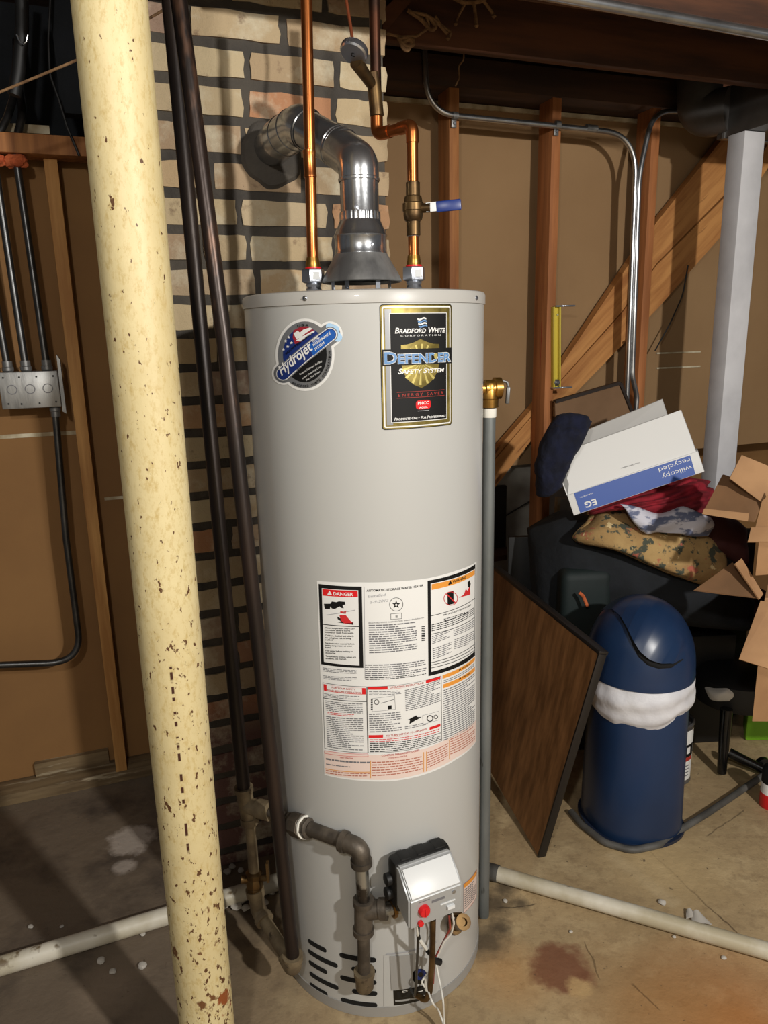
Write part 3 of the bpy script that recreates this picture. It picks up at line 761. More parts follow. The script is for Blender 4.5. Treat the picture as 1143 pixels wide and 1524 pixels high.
def arc_text(body, a0, a1, rx, ry, h, m, k, cx=BC[0], cy=BC[1], inv=False):
    n = len(body)
    for i, ch in enumerate(body):
        if ch == ' ': continue
        t0 = math.radians(a0 + (a1-a0)*(i+.05)/n); t1 = math.radians(a0 + (a1-a0)*(i+.8)/n)
        s.text(ch, C1(cx + rx*math.cos(t0), cy + ry*math.sin(t0)), C1(cx + rx*math.cos(t1), cy + ry*math.sin(t1)), h, m, k, bold=True)
arc_text('BRADFORD WHITE CORPORATION', 118, -8, 134, 167, .0042, 'ink', 9)
arc_text('USA', 252, 282, 118, 148, .0042, 'ink', 9)
s.build('round_badge', wh)['label'] = 'round flag badge with blue lettered band'
# ---- tall black label
s = Sticker()
def rect(x0, y0, x1, y1, m, k, f=C1, skew=0):   # skew: how far the right-hand end lifts in the photo
    s.poly([f(x0, y0), f(x1, y0-skew), f(x1, y1-skew), f(x0, y1)], m, k)
def rrect(x0, y0, x1, y1, r, m, k):
    pts = []
    for cx, cy, a in ((x1-r, y0+r, -90), (x1-r, y1-r, 0), (x0+r, y1-r, 90), (x0+r, y0+r, 180)):
        for i in range(5): t = math.radians(a + 22.5*i); pts.append(D(cx + r*math.cos(t), cy + r*math.sin(t)))
    s.poly(pts, m, k)
A0, A1_ = cyl(566.5, 545)[0], cyl(672, 545)[0]; ZT, ZB = cyl(619, 452.5)[1], cyl(619, 637.5)[1]
def D(x, y):        # label space 0..100 across, 0..160 down (linear on the unrolled sheet)
    return (A0 + (A1_-A0)*x/100, ZT - (ZT-ZB)*y/160)
rrect(0, 0, 100, 160, 4, 'ink', 0); rrect(1, 1, 99, 159, 3.4, 'gold', 1); rrect(2.6, 2.6, 97.4, 157.4, 2.6, 'paper', 2); rrect(4.4, 4.4, 95.6, 155.6, 1.6, 'gold', 3)
def dr(x0, y0, x1, y1, m, k): s.poly([D(x0, y0), D(x1, y0), D(x1, y1), D(x0, y1)], m, k)
dr(6, 6, 14, 154, 'silver_ink', 4); dr(14, 6, 94, 12, 'gold', 4); dr(11.5, 11, 90.5, 151, 'paper', 5); dr(12.4, 11.8, 89.6, 150, 'ink', 6)
# waving flag
fx, fy = 53, 26
for j in range(4):
    pts = [D(fx - 6 + 12*i/8 + j*.5, 17.6 + 3*j + 1.0*math.sin(i*.8)) for i in range(9)] + [D(fx - 6 + 12*i/8 + j*.5, 19.5 + 3*j + 1.0*math.sin(i*.8)) for i in range(8, -1, -1)]
    s.poly(pts, 'paper' if j % 2 == 0 else 'steel_blue', 7)
s.text('Bradford White', D(18, 36), D(87.5, 36), .0098, 'paper', 8, bold=True, italic=.2, caps=True)
s.text('C O R P O R A T I O N', D(25, 40.4), D(80, 40.4), .0030, 'paper', 8)
sh = [(51, 44), (60, 48), (69, 50.5), (78, 51), (78.5, 72), (76, 84), (70, 95), (62, 102), (51.5, 107), (41, 102), (33, 95), (27, 84), (25, 72), (25.4, 51), (33, 50.5), (42, 48)]
s.poly([D(*p) for p in sh], 'gold', 7)
for i in range(16):        # light rays embossed in the shield
    t = 2*PI*i/16; t2 = t + .12; c = (51.5, 74)
    def lim(t): 
        r = 24 if math.sin(t) < .2 else 29; return (c[0] + r*math.cos(t)*.95, c[1] + r*math.sin(t))
    s.poly([D(*c), D(*lim(t)), D(*lim(t2))], 'gold_pale', 8)
dr(2, 56.2, 98.5, 76.6, 'ink', 9)
for ox, oz in ((-.5, .3), (.5, .3), (-.5, -.4), (.5, -.4)): s.text('Defender', D(4+ox, 74.2+oz), D(96.5+ox, 74.2+oz), .0212, 'paper', 10, bold=True, caps=True)
s.text('Defender', D(4.4, 74), D(96.1, 74), .0204, 'steel_blue', 11, caps=True, bold=True)
s.poly([D(69.6, 64), D(72.2, 62.6), D(74.8, 64), D(74.6, 68.4), D(72.2, 71), D(69.8, 68.4)], 'gold_pale', 12)
s.text('Safety System', D(21, 87.5), D(85.5, 87.5), .0096, 'paper', 10, bold=True, italic=.2, caps=True)
dr(19, 111, 86, 111.5, 'brick_red', 8); dr(19, 118.6, 86, 119.1, 'brick_red', 8)
s.text('E N E R G Y   S A V E R', D(21, 117.2), D(84, 117.2), .0056, 'brick_red', 8)
pts = [D(54 + 10.5*math.copysign(abs(math.cos(t))**.5, math.cos(t)), 129 + 6*math.copysign(abs(math.sin(t))**.5, math.sin(t))) for t in [2*PI*i/28 for i in range(28)]]
s.poly(pts, 'red', 8); s.text('PHCC', D(46.2, 128.8), D(61.8, 128.8), .0055, 'paper', 9, bold=True); s.text('AQUA', D(48, 133.6), D(60, 133.6), .0036, 'paper', 9, bold=True)
dr(46, 136.6, 62, 137.3, 'ink_pale', 8)
s.text('Products Only For Professionals', D(15.5, 147.5), D(88, 147.5), .0048, 'paper', 8, bold=True, italic=.2, caps=True)
s.build('tall_label', wh)['label'] = 'black and gold framed label with shield'
# ---- big instruction sheet
s = Sticker()
def q2(*p): return [C2(*a) for a in p]
a0, z0 = C2(52, 150); a1, z1 = C2(1094, 25); 
ab, zb = C2(100, 1420); zt_ = 1.0165
s.poly(q2((52, 150), (330, 160), (560, 155), (780, 133), (960, 85), (1094, 25), (1086, 640), (1090, 1205), (960, 1320), (780, 1410), (560, 1460), (330, 1458), (100, 1420), (75, 800)), 'paper', 0)
# DANGER block
s.quad(q2((63, 170), (345, 188), (356, 720), (80, 696)), 'ink', 1); s.quad(q2((84, 198), (322, 212), (330, 704), (98, 680)), 'paper', 2)
s.quad(q2((88, 202), (318, 215), (320, 257), (90, 246)), 'red', 3); s.text('DANGER', C2(160, 244), C2(290, 249), .0068, 'paper', 4, bold=True)
s.poly(q2((120, 241), (135, 213), (152, 243)), 'paper', 4)
s.poly(q2((98, 300), (140, 300), (150, 285), (180, 290), (196, 284), (235, 287), (238, 305), (220, 312), (228, 330), (212, 328), (200, 318), (170, 335), (150, 332), (140, 318), (138, 335), (104, 334)), 'ink', 3)
s.poly(q2((205, 348), (225, 352), (245, 346), (240, 366), (205, 362)), 'red_ink', 3); s.poly(q2((200, 375), (240, 372), (262, 400), (285, 425), (230, 428), (210, 410)), 'red_ink', 4)
s.poly(q2((185, 384), (215, 400), (250, 405), (290, 422), (290, 437), (240, 430), (184, 420), (210, 415), (188, 400)), 'ink', 3)
s.quad(q2((115, 372), (300, 340), (302, 344), (117, 376)), 'ink_pale', 3)
s.quad(q2((90, 431), (328, 446), (328, 451), (90, 436)), 'ink', 3)
y = 460
for ln in (('Water temperature over 125 F', 300), ('can cause severe burns', 270), ('instantly or death from scalds.', 294), 0, ('Children, disabled and elderly', 294), ('are at highest risk of being', 276), ('scalded.', 158), 0, ('See instruction manual before', 298), ('setting temperature at water', 284), ('heater.', 146), 0, ('Feel water before bathing or', 288), ('showering.', 176), 0, ('Temperature limiting valves are', 308), ('available, see manual.', 246)):
    if not ln: y += 6.5; continue
    s.text(ln[0], C2(105 + (y-460)*.025, y), C2(ln[1], y + 6.5*(ln[1]-105)/200), .0031, 'ink', 3, bold=True); y += 14.6
# middle block
s.quad(q2((358, 190), (362, 190), (368, 790), (364, 790)), 'ink_pale', 1)
s.text('AUTOMATIC STORAGE WATER HEATER', C2(376, 221), C2(746, 186), .0044, 'ink', 2, bold=True)
s.text('Installed', C2(385, 262), C2(505, 248), .0060, 'ink_pale', 2, italic=.3); s.text('5-9-2012', C2(398, 300), C2(520, 286), .0056, 'ink_pale', 2, italic=.3)
def ring(cx, cy, r0, r1, m, k, f=C2, n=36):
    for i in range(n):
        t0, t1 = 2*PI*i/n, 2*PI*(i+1)/n
        s.poly([f(cx + r0*math.cos(t0), cy + r0*math.sin(t0)), f(cx + r1*math.cos(t0), cy + r1*math.sin(t0)), f(cx + r1*math.cos(t1), cy + r1*math.sin(t1)), f(cx + r0*math.cos(t1), cy + r0*math.sin(t1))], m, k)
ring(570, 305, 42, 45, 'ink', 2); star(570, 306, 28, 'ink', 2, C2); ring(570, 308, 0.1, 7, 'paper', 3, n=12)
s.edge(q2((533, 366), (606, 360), (607, 398), (534, 404)), .0007, 'ink', 2); s.text('E', C2(566, 392), C2(580, 391), .005, 'ink', 2, bold=True)
s.text('BRADFORD WHITE CORPORATION  www.bradfordwhite.com', C2(390, 430), C2(750, 394), .0030, 'ink_grey', 2)
s.greek(q2((390, 434), (700, 412), (708, 598), (394, 628)), 13, 'ink_grey', 2, .5, wl=(.014, .003))
for i in range(9): yy = 448 + i*11; s.quad(q2((735, yy), (757, yy-2), (757, yy + 3 + i % 3*1.6), (735, yy + 5 + i % 3*1.6)), 'ink', 2)
s.greek(q2((366, 694), (764, 662), (766, 740), (368, 776)), 6, 'ink_grey', 2, .5); s.greek(q2((368, 778), (764, 742), (764, 762), (368, 800)), 2, 'ink', 2, .45)
s.greek(q2((92, 714), (310, 732), (310, 760), (94, 744)), 3, 'ink_grey', 2); s.greek(q2((94, 766), (312, 778), (312, 806), (96, 794)), 3, 'ink_grey', 2)
# WARNING block
s.quad(q2((774, 150), (1086, 42), (1084, 640), (780, 774)), 'ink', 1); s.quad(q2((794, 168), (1082, 72), (1080, 612), (798, 746)), 'paper', 2)
s.quad(q2((800, 172), (1080, 78), (1080, 110), (800, 210)), 'orange', 3); s.text('WARNING', C2(936, 166), C2(1022, 134), .0060, 'ink', 4, bold=True); s.poly(q2((906, 178), (920, 146), (934, 168)), 'ink', 4)
ring(924, 266, 42, 46, 'red_ink', 4); s.quad(q2((893, 238), (899, 234), (956, 292), (950, 297)), 'red_ink', 5); s.quad(q2((902, 226), (942, 214), (944, 300), (904, 310)), 'ink', 3)
s.poly(q2((975, 262), (1010, 240), (1022, 205), (1034, 215), (1048, 180), (1052, 240), (1010, 252)), 'red_ink', 3); s.poly(q2((1034, 160), (1046, 146), (1054, 170), (1048, 196), (1036, 188)), 'ink', 4)
for yl, yr in ((378, 262), (498, 385), (684, 560), (700, 580), (718, 600)): s.quad(q2((796, yl), (1082, yr), (1082, yr+4), (796, yl+4)), 'ink', 3)
s.text('FIRE AND EXPLOSION HAZARD', C2(876, 380), C2(1056, 312), .0032, 'ink', 3, bold=True)
s.greek(q2((880, 396), (1060, 330), (1060, 352), (880, 418)), 2, 'ink', 3); s.greek(q2((800, 432), (1076, 320), (1076, 370), (800, 484)), 4, 'ink', 3, .4)
s.greek(q2((802, 510), (920, 462), (920, 520), (802, 568)), 5, 'ink_grey', 3); s.greek(q2((942, 470), (1078, 400), (1078, 450), (942, 515)), 4, 'ink_grey', 3)
s.greek(q2((806, 590), (930, 545), (930, 620), (810, 668)), 6, 'ink_grey', 3); s.greek(q2((948, 530), (1078, 470), (1078, 545), (948, 600)), 6, 'ink_grey', 3)
# FOR YOUR SAFETY
s.edge(q2((90, 815), (376, 842), (386, 1276), (102, 1246)), .0009, 'ink', 2)
s.quad(q2((96, 826), (370, 852), (372, 894), (98, 868)), 'red', 2); s.quad(q2((116, 830), (346, 852), (347, 890), (117, 868)), 'paper', 3)
s.text('FOR YOUR SAFETY', C2(150, 852), C2(306, 866), .0036, 'brick_red', 4, bold=True); s.text('READ BEFORE OPERATING', C2(120, 868), C2(342, 888), .0036, 'brick_red', 4, bold=True)
s.quad(q2((96, 914), (378, 938), (378, 942), (96, 918)), 'ink', 3)
s.greek(q2((100, 884), (330, 902), (330, 930), (100, 910)), 3, 'ink_grey', 2); s.greek(q2((108, 930), (350, 950), (352, 1020), (112, 1000)), 6, 'ink_grey', 2)
s.greek(q2((120, 1004), (300, 1020), (302, 1040), (122, 1024)), 2, 'red_ink', 2); s.greek(q2((112, 1030), (352, 1046), (358, 1262), (122, 1240)), 17, 'ink_grey', 2, .45)
# OPERATING INSTRUCTIONS
s.quad(q2((384, 842), (560, 838), (720, 812), (858, 774), (858, 792), (720, 832), (560, 858), (384, 862)), 'red', 2); s.quad(q2((514, 838), (762, 800), (762, 826), (514, 858)), 'paper', 3)
s.text('OPERATING INSTRUCTIONS', C2(528, 854), C2(748, 822), .0040, 'brick_red', 4, bold=True)
s.greek(q2((392, 870), (600, 864), (604, 892), (392, 900)), 3, 'ink_grey', 2)
s.edge(q2((408, 920), (560, 900), (566, 990), (412, 1006)), .0006, 'ink_grey', 2); ring(442, 944, 13, 17, 'ink', 2, n=18); s.quad(q2((516, 966), (540, 963), (540, 988), (516, 991)), 'ink', 2); s.quad(q2((470, 950), (556, 925), (556, 928), (470, 953)), 'ink', 2)
for i in range(5): s.quad(q2((405, 926 + i*15), (416, 925 + i*15), (416, 933 + i*15), (405, 934 + i*15)), 'ink', 3)
s.greek(q2((392, 1016), (600, 1000), (606, 1130), (396, 1146)), 9, 'ink_grey', 2, .45); s.greek(q2((626, 862), (856, 790), (858, 940), (632, 1004)), 12, 'ink_grey', 2, .45)
for p in (((660, 1050), (700, 1030), (715, 1050), (690, 1066), (655, 1088)), ((640, 1060), (690, 1040), (735, 1040), (700, 1062))): s.poly(q2(*p), 'ink', 2)
s.edge(q2((740, 1030), (850, 1000), (850, 1060), (745, 1088)), .0006, 'ink_grey', 2); ring(790, 1050, 16, 22, 'ink', 2, n=18); ring(828, 1040, 10, 14, 'ink', 2, n=18)
s.greek(q2((626, 1100), (780, 1066), (780, 1090), (628, 1124)), 2, 'ink_grey', 2)
s.quad(q2((390, 1160), (560, 1152), (720, 1126), (858, 1084), (858, 1102), (720, 1145), (560, 1172), (390, 1178)), 'red', 2); s.quad(q2((484, 1155), (786, 1104), (786, 1128), (484, 1176)), 'paper', 3)
s.text('TO TURN OFF GAS TO APPLIANCE', C2(504, 1170), C2(768, 1124), .0040, 'brick_red', 4, bold=True)
s.greek(q2((396, 1184), (850, 1112), (854, 1140), (396, 1208)), 2, 'red_ink', 2, .35); s.greek(q2((396, 1206), (860, 1140), (864, 1190), (398, 1274)), 5, 'ink', 2, .4)
s.edge(q2((380, 842), (864, 770), (868, 1196), (386, 1276)), .0008, 'ink', 3)
# right-hand warnings
s.quad(q2((872, 768), (1082, 648), (1082, 672), (872, 792)), 'orange', 2); s.quad(q2((876, 828), (1082, 712), (1082, 738), (876, 854)), 'orange', 2)
for yb in (768, 828): s.poly(q2((976, yb-30), (984, yb-48), (993, yb-38)), 'ink', 3); s.text('WARNING', C2(998, yb-40), C2(1050, yb-70), .0032, 'ink', 3, bold=True)
s.greek(q2((876, 800), (1080, 682), (1080, 706), (876, 824)), 2, 'ink_grey', 2); s.greek(q2((878, 862), (1080, 748), (1082, 1080), (878, 1200)), 24, 'ink_grey', 2, .45)
# diagnostic codes
dg = ((100, 1258), (330, 1284), (560, 1284), (780, 1240), (960, 1150), (1088, 1062), (1088, 1202), (960, 1306), (780, 1396), (560, 1448), (330, 1446), (104, 1410))
s.poly(q2(*dg), 'pink_paper', 2)
s.edge(q2((102, 1258), (386, 1280), (388, 1300), (102, 1278)), .0008, 'red_ink', 3)
s.text('CONTROL DIAGNOSTIC CODES', C2(474, 1298), C2(720, 1262), .0040, 'brick_red', 3, bold=True)
s.text('LED STATUS', C2(204, 1308), C2(288, 1316), .0030, 'brick_red', 3, bold=True); s.text('CONTROL STATUS', C2(520, 1314), C2(640, 1298), .0030, 'brick_red', 3, bold=True)
for y0, y1 in ((1390, 1408),): s.quad(q2((108, y0-14), (400, y1-10), (400, y1-5), (108, y0-9)), 'amber', 3)
for x, ya, yb in ((400, 1326, 1440), (746, 1270, 1400), (764, 1266, 1396), (914, 1190, 1316)): s.quad(q2((x, ya), (x+5, ya), (x+5, yb), (x, yb)), 'amber', 3)
s.greek(q2((112, 1300), (398, 1325), (398, 1350), (112, 1326)), 1, 'ink_grey', 3); s.greek(q2((112, 1340), (380, 1362), (380, 1376), (112, 1354)), 1, 'ink_grey', 3)
s.greek(q2((112, 1382), (398, 1402), (398, 1432), (112, 1412)), 2, 'ink_rust', 3); s.greek(q2((412, 1328), (740, 1290), (740, 1386), (412, 1432)), 6, 'ink_rust', 3, .4)
s.greek(q2((770, 1268), (908, 1208), (908, 1310), (772, 1378)), 7, 'ink_rust', 3, .4); s.greek(q2((922, 1180), (1082, 1085), (1082, 1190), (922, 1290)), 7, 'ink_rust', 3, .4)
s.build('instruction_label', wh)['label'] = 'white instruction sheet with red and orange headings'
# small side label low on the right
s = Sticker()
C3 = lambda x, y: cyl(560 + x/5.37, 1240 + y/5.37)
s.quad([C3(696, 405), C3(800, 290), C3(800, 500), C3(696, 640)], 'pink_paper', 0); s.quad([C3(696, 405), C3(800, 290), C3(800, 325), C3(696, 440)], 'orange', 1)
s.edge([C3(696, 405), C3(800, 290), C3(800, 500), C3(696, 640)], .0008, 'brick_red', 2); s.greek([C3(704, 445), C3(796, 340), C3(796, 490), C3(704, 610)], 9, 'ink_grey', 2)
s.build('side_label', wh)['label'] = 'small orange-topped label low on the tank'
# ---- vent slots
C8 = lambda x, y: cyl(420 + x/3.572, 1400 + y/3.572)
slots = [(138, -2, 236, 54), (138, 52, 296, 134), (142, 108, 240, 170), (146, 168, 300, 254), (148, 226, 242, 290),
         (304, 72, 500, 104), (368, 148, 500, 160), (308, 192, 502, 222), (372, 266, 506, 282), (312, 312, 506, 342)]
for x0, y0, x1, y1 in slots:
    (a0, z0), (a1, z1) = C8(x0, y0), C8(x1, y1); zc_ = (z0+z1)/2; hw = .0066
    s = Sticker(); pts = []
    for i in range(9): t = PI/2 + PI*i/8; pts.append((a0 + hw + hw*math.cos(t), zc_ + hw*math.sin(t)))
    for i in range(9): t = -PI/2 + PI*i/8; pts.append((a1 - hw + hw*math.cos(t), zc_ + hw*math.sin(t)))
    s.poly(pts, 'dark_hole', 0); s.build('vent_slot', wh)
# ---- burner access panel with its window
s = Sticker()
s.poly([C3(60, 975), C3(480, 860), C3(500, 860), C3(500, 1230), C3(480, 1290), C3(150, 1380), C3(60, 1380)], 'jacket', 0)
s.poly([C3(80, 962), C3(300, 930), C3(480, 868), C3(480, 874), C3(300, 938), C3(80, 970)], 'ink_pale', 1)
s.build('access_panel', wh, k0=.0012)
s = Sticker()
s.quad([C3(135, 1250), C3(440, 1185), C3(440, 1300), C3(140, 1372)], 'black_gloss', 2); s.quad([C3(165, 1262), C3(430, 1200), C3(430, 1262), C3(170, 1310)], 'black', 3)
s.quad([C3(150, 1330), C3(420, 1275), C3(420, 1290), C3(152, 1345)], 'grey_plastic', 3); s.quad([C3(310, 1264), C3(370, 1250), C3(370, 1256), C3(310, 1270)], 'paper', 4)
s.text('D', C3(205, 1270), C3(250, 1262), .005, 'paper', 4, bold=True)
ring(345, 1140, .1, 62, 'black_gloss', 2, f=C3); ring(350, 1125, 20, 44, 'navy_ink', 3, f=C3)
s.build('viewing_window', wh, k0=.0013)
s = Sticker(); s.quad([C3(108, 975), C3(290, 960), C3(285, 1225), C3(120, 1250)], 'jacket_base', 0); s.build('window_flap', wh, k0=.003)

# ---- gas control
phi = math.radians(25); nr = V((math.sin(phi), -math.cos(phi), 0)); tt = V((math.cos(phi), math.sin(phi), 0))
base = AX + nr*HR
def G(t, z, r): return base + tt*t + nr*r + ZZ*z
gx0, gx1 = -.088, .034
b = B('black')
b.obox(G(gx0-.006, .311, .002), tt*(gx1-gx0+.012), nr*.040, ZZ*.124, bev=.012)
for t_, z_ in ((gx0-.010, .388), (gx0-.010, .355)): b.lathe(G(t_+.006, z_, .02), -tt, [(.013, 0), (.013, .012), (.009, .014)], seg=12)
for t_ in (gx0+.012, gx0+.05, gx1-.03): b.obox(G(t_, .420, .006), tt*.026, nr*.03, ZZ*.016, bev=.003)
b.build('control_bracket', wh)
gcz0, gcz1 = .316, .429
prof = [(.028, gcz0+.02), (.092, gcz0), (.094, .385), (.050, gcz1), (.028, gcz1)]
b = B('valve_silver'); b.prism([G(gx0, z, r) for r, z in prof], tt*(gx1-gx0))
bmesh.ops.bevel(b.bm, geom=b.bm.edges[:], offset=.004, segments=3, affect='EDGES'); cb = b.build('control_housing', wh)
sl0, sl1 = G(0, .387, .0930), G(0, .427, .0525); up_ = (sl1-sl0).normalized(); nn = up_.cross(tt).normalized()
if nn.dot(nr) < 0: nn = -nn
b = B('valve_white'); b.obox(sl0 + tt*(gx0+.006) + nn*.0005, tt*(gx1-gx0-.012), up_*((sl1-sl0).length), nn*.0022, bev=.001); b.build('white_cover', wh)
fz = lambda t, z, k=0: G(t, z, .0932 + k)
b = B('red'); b.lathe(fz(gx0+.032, .355), nr, [(.0125, 0), (.0125, .006), (.010, .010), (0, .0105)], seg=28, caps=False); b.box(fz(gx0+.032, .355, .010), .0035, .005, .018, x=tt, y=nr, z=ZZ, bev=.001); b.build('knob', wh)
b = B('red'); b.lathe(fz(gx0+.024, .328), nr, [(.006, 0), (.006, .006), (0, .007)], seg=16, caps=False); b.build('igniter_button', wh)
b = B('zinc'); b.lathe(fz(gx1-.020, .371), nr, [(.0045, 0), (.004, .002), (0, .002)], seg=14, caps=False); b.build('screw', wh)
b = B('valve_white'); b.box(fz(gx1-.028, .339, .002), .016, .006, .007, x=tt, y=nr, z=ZZ); b.box(fz(gx1-.034, .351, .0004), .034, .0012, .0025, x=tt, y=nr, z=ZZ); b.build('plug_tab', wh)
b = B('ink_grey'); b.box(fz(gx0+.034, .375, .0002), .026, .0008, .002, x=tt, y=nr, z=ZZ); b.box(fz(-.022, .366, .0002), .03, .0008, .006, x=tt, y=nr, z=ZZ); b.build('control_print', wh)
b = B('brass'); fgm = ((base + tt*gx0) - tm).dot(tt)/(gv-tm).dot(tt); gm = tm.lerp(gv, fgm); b.tube([gm - tt*.006, gm + tt*.002], .019, seg=8); b.build('inlet_nut', wh)
# tubes and wiring under the control
b = B('bronze'); b.tube(bend([G(-.022, .30, .07), G(-.022, .20, .066), G(-.020, .10, .05), G(-.024, .065, .04), G(-.034, .06, .01)], .03), .0065, seg=12); b.build('burner_tube', wh)
b = B('emt_dark'); b.tube(bend([G(-.055, .30, .07), G(-.053, .13, .05), G(-.050, .085, .036), G(-.042, .07, .0)], .02), .0028, seg=10); b.build('pilot_tube', wh)
C3p = lambda x, y, k: (lambda c: onc(c[0], c[1], k))(cyl(560 + x/5.37, 1240 + y/5.37, HR + k))
def wire(pts, r, m, name):
    b = B(m); b.tube(bend([C3p(*p) for p in pts], .03), r, seg=8); return b.build(name, wh)
wire([(320, 725, .085), (335, 830, .07), (375, 900, .06), (470, 1010, .045)], .0022, 'wire_white', 'igniter_wire')
wire([(335, 815, .068), (340, 845, .068)], .004, 'black', 'wire_sleeve')
wire([(345, 850, .068), (400, 925, .06)], .0042, 'wire_white', 'wire_sleeve')
wire([(405, 940, .058), (455, 1000, .052)], .004, 'black', 'wire_sleeve')
wire([(605, 640, .085), (620, 720, .08), (600, 800, .07), (540, 870, .06), (500, 960, .05), (470, 1020, .045)], .0022, 'wire_white', 'sensor_wire')
wire([(580, 640, .085), (590, 760, .075), (545, 850, .058), (475, 990, .046), (460, 1100, .04), (455, 1200, .03)], .0022, 'wire_red', 'sensor_wire')
wire([(575, 590, .082), (580, 640, .084)], .007, 'black', 'plug')
wire([(445, 1010, .05), (512, 1030, .05)], .007, 'black', 'wire_clip')
wire([(475, 1030, .05), (420, 1110, .045), (380, 1160, .045), (360, 1190, .045), (380, 1220, .045), (415, 1260, .05)], .0022, 'wire_white', 'pilot_wire')
wire([(405, 1150, .047), (408, 1250, .048)], .006, 'wire_white', 'wire_sleeve')
def fl_wire(pts, name):
    b = B('wire_white'); b.tube(bend(pts, .05), .0021, seg=8); return b.build(name, wh)
fl_wire([C3p(478, 1040, .05), C3p(505, 1180, .06), C3p(535, 1330, .10), PZ(661, 1520, .035), PZ(664, 1560, .004)], 'loose_wire')
fl_wire([C3p(412, 1255, .05), C3p(450, 1360, .08), PZ(655, 1505, .04), PZ(668, 1556, .004)], 'loose_wire')
# drain valve
a_, z_ = cyl(668, 1365); fdv = (a_ + .008)/HR; nd = V((math.sin(fdv), -math.cos(fdv), 0))
p0 = AX + nd*HR + ZZ*.172; 
pe = PY(690, 1372, p0.y - .06)
b = B('bronze'); b.lathe(p0, (pe-p0), [(.012, 0), (.012, .018), (.016, .02), (.016, .036), (.010, .038), (.010, (pe-p0).length-.016), (.0155, (pe-p0).length-.015), (.0165, (pe-p0).length), (.0085, (pe-p0).length), (.0085, (pe-p0).length-.008), (0, (pe-p0).length-.008)], seg=24); dvo = b.build('drain_valve', wh)
b = B('bronze'); q = p0.lerp(pe, .5); b.tube([q, q+V((0, 0, .026))], .006, seg=10); b.box(q+V((0, 0, .028)), .022, .008, .005); b.build('drain_handle', wh)
# relief valve
tpx = AX + V((.30*math.sin(math.radians(116)), -.30*math.cos(math.radians(116)), 0))
rp = PY(728.5, 602, 1.622); dirr = V((rp.x-HX, rp.y-HY, 0)).normalized(); zt1 = PY(735, 578, 1.622).z
rv0 = V((HX, HY, zt1)) + dirr*(HR-.01); rv1 = V((rp.x+.012, rp.y+.004, zt1))
b = B('brass'); b.lathe(rv0, rv1-rv0, [(.014, 0), (.014, .02), (.019, .022), (.019, (rv1-rv0).length-.004), (.024, (rv1-rv0).length-.002), (.024, (rv1-rv0).length+.012), (.014, (rv1-rv0).length+.016)], seg=10)
rvp = V((rp.x, rp.y, 0)); b.lathe(V((rp.x, rp.y, zt1+.012)), -ZZ, [(.014, 0), (.017, .006), (.017, .034), (.020, .036), (.020, .052)], seg=20); b.build('relief_valve', wh)
b = B('galv_dull'); q = V((rp.x+.038, rp.y+.004, zt1)); b.tube([q+V((-.012,0,.016)), q+V((0,0,.012)), q+V((.004,0,-.002))], .003, seg=8); b.obox(q+V((-.003,-.006,-.034)), V((.008,0,0)), V((0,.012,0)), V((.002,0,.036)), bev=.002); b.build('relief_lever', wh)
# draft hood
b = B('galv_dull'); hz = lambda y: PY(541, y, HY).z
HB = AX + V((-.004, 0, 0))
b.lathe(HB, ZZ, [(.074, 1.587), (.080, 1.581), (.0825, 1.583), (.080, 1.589), (.074, 1.600), (.062, 1.620), (.0535, 1.636), (.0525, 1.640), (.0505, 1.640), (.058, 1.622), (.070, 1.598)], seg=64, caps=False)
b.build('draft_hood', wh)
for an in (-150, -60, 30, 120):
    f = math.radians(an); p = HB + V((.066*math.sin(f), -.066*math.cos(f), 1.554)); b = B('zinc'); b.box(p + ZZ*.02, .010, .002, .045, x=V((math.cos(f), math.sin(f), 0)), y=V((math.sin(f), -math.cos(f), 0)), z=ZZ); b.build('hood_leg', wh)
b = B('dark_hole'); b.lathe(HB, ZZ, [(.045, 1.5562), (.045, 1.5568)], seg=40); b.build('flue_opening', wh)

# ================================================================ VENT PIPE
vp = thing('vent_pipe', 'shiny galvanised vent pipe rising from the draft hood and bending back into the chimney', 'vent pipe', HB + ZZ*1.636)
VR = .0385
b = B('galv'); b.lathe(HB, ZZ, [(.0535, 1.634), (.0535, 1.638), (.0525, 1.640), (.0525, 1.668), (.0545, 1.671), (.0525, 1.674), (.0500, 1.680), (.0420, 1.698), (.0395, 1.702)], seg=56, caps=False); b.build('reducer', vp)
b = B('galv')
b.lathe(HB, ZZ, [(VR+.0005, 1.697), (VR+.0008, 1.712), (VR, 1.714), (VR, PY(540, 268, HY).z)], seg=56, caps=False, sq=None)
b.build('straight_section', vp)
b = B('galv')
def crimp(kk): return 1 + .014*math.cos(2*PI*kk*28)
b.lathe(HB, ZZ, [(VR+.0022, 1.700), (VR+.0022, 1.712), (VR+.0016, 1.716)], seg=168, caps=False, sq=crimp); b.build('crimped_collar', vp)
P1 = HB + ZZ*PY(540, 268, HY).z; PC = HB + ZZ*PY(540, 243, HY).z; P2 = HB + ZZ*1.822; 
P3 = PY(503, 219, 1.655); P4 = PY(447, 187, 1.735); P5 = PY(416, 207, 1.83); P6 = PD(398, 226, 1.94)
b = B('galv'); b.tube([P1 - ZZ*.004] + bend([P1, PC, P3], .045, 9), VR+.0016, seg=48, caps=False); b.build('elbow', vp)
b = B('galv'); b.tube([P3.lerp(P4, -.08), P3.lerp(P4, .5), P4], VR, seg=48, caps=False); b.build('sloped_section', vp)
b = B('galv'); b.tube(bend([P4.lerp(P3, .18), P4, P5, P6], [.05, .03], 8), VR+.004, seg=48, caps=False); b.build('elbow', vp)
def band(p, d, r=VR+.0028, l=.004):
    b = B('galv'); b.tube([p - d*l, p - d*l*.5, p + d*l*.5, p + d*l], [r-.0016, r, r, r-.0016], seg=48, caps=False); b.build('seam_ring', vp)
band(P1, ZZ)
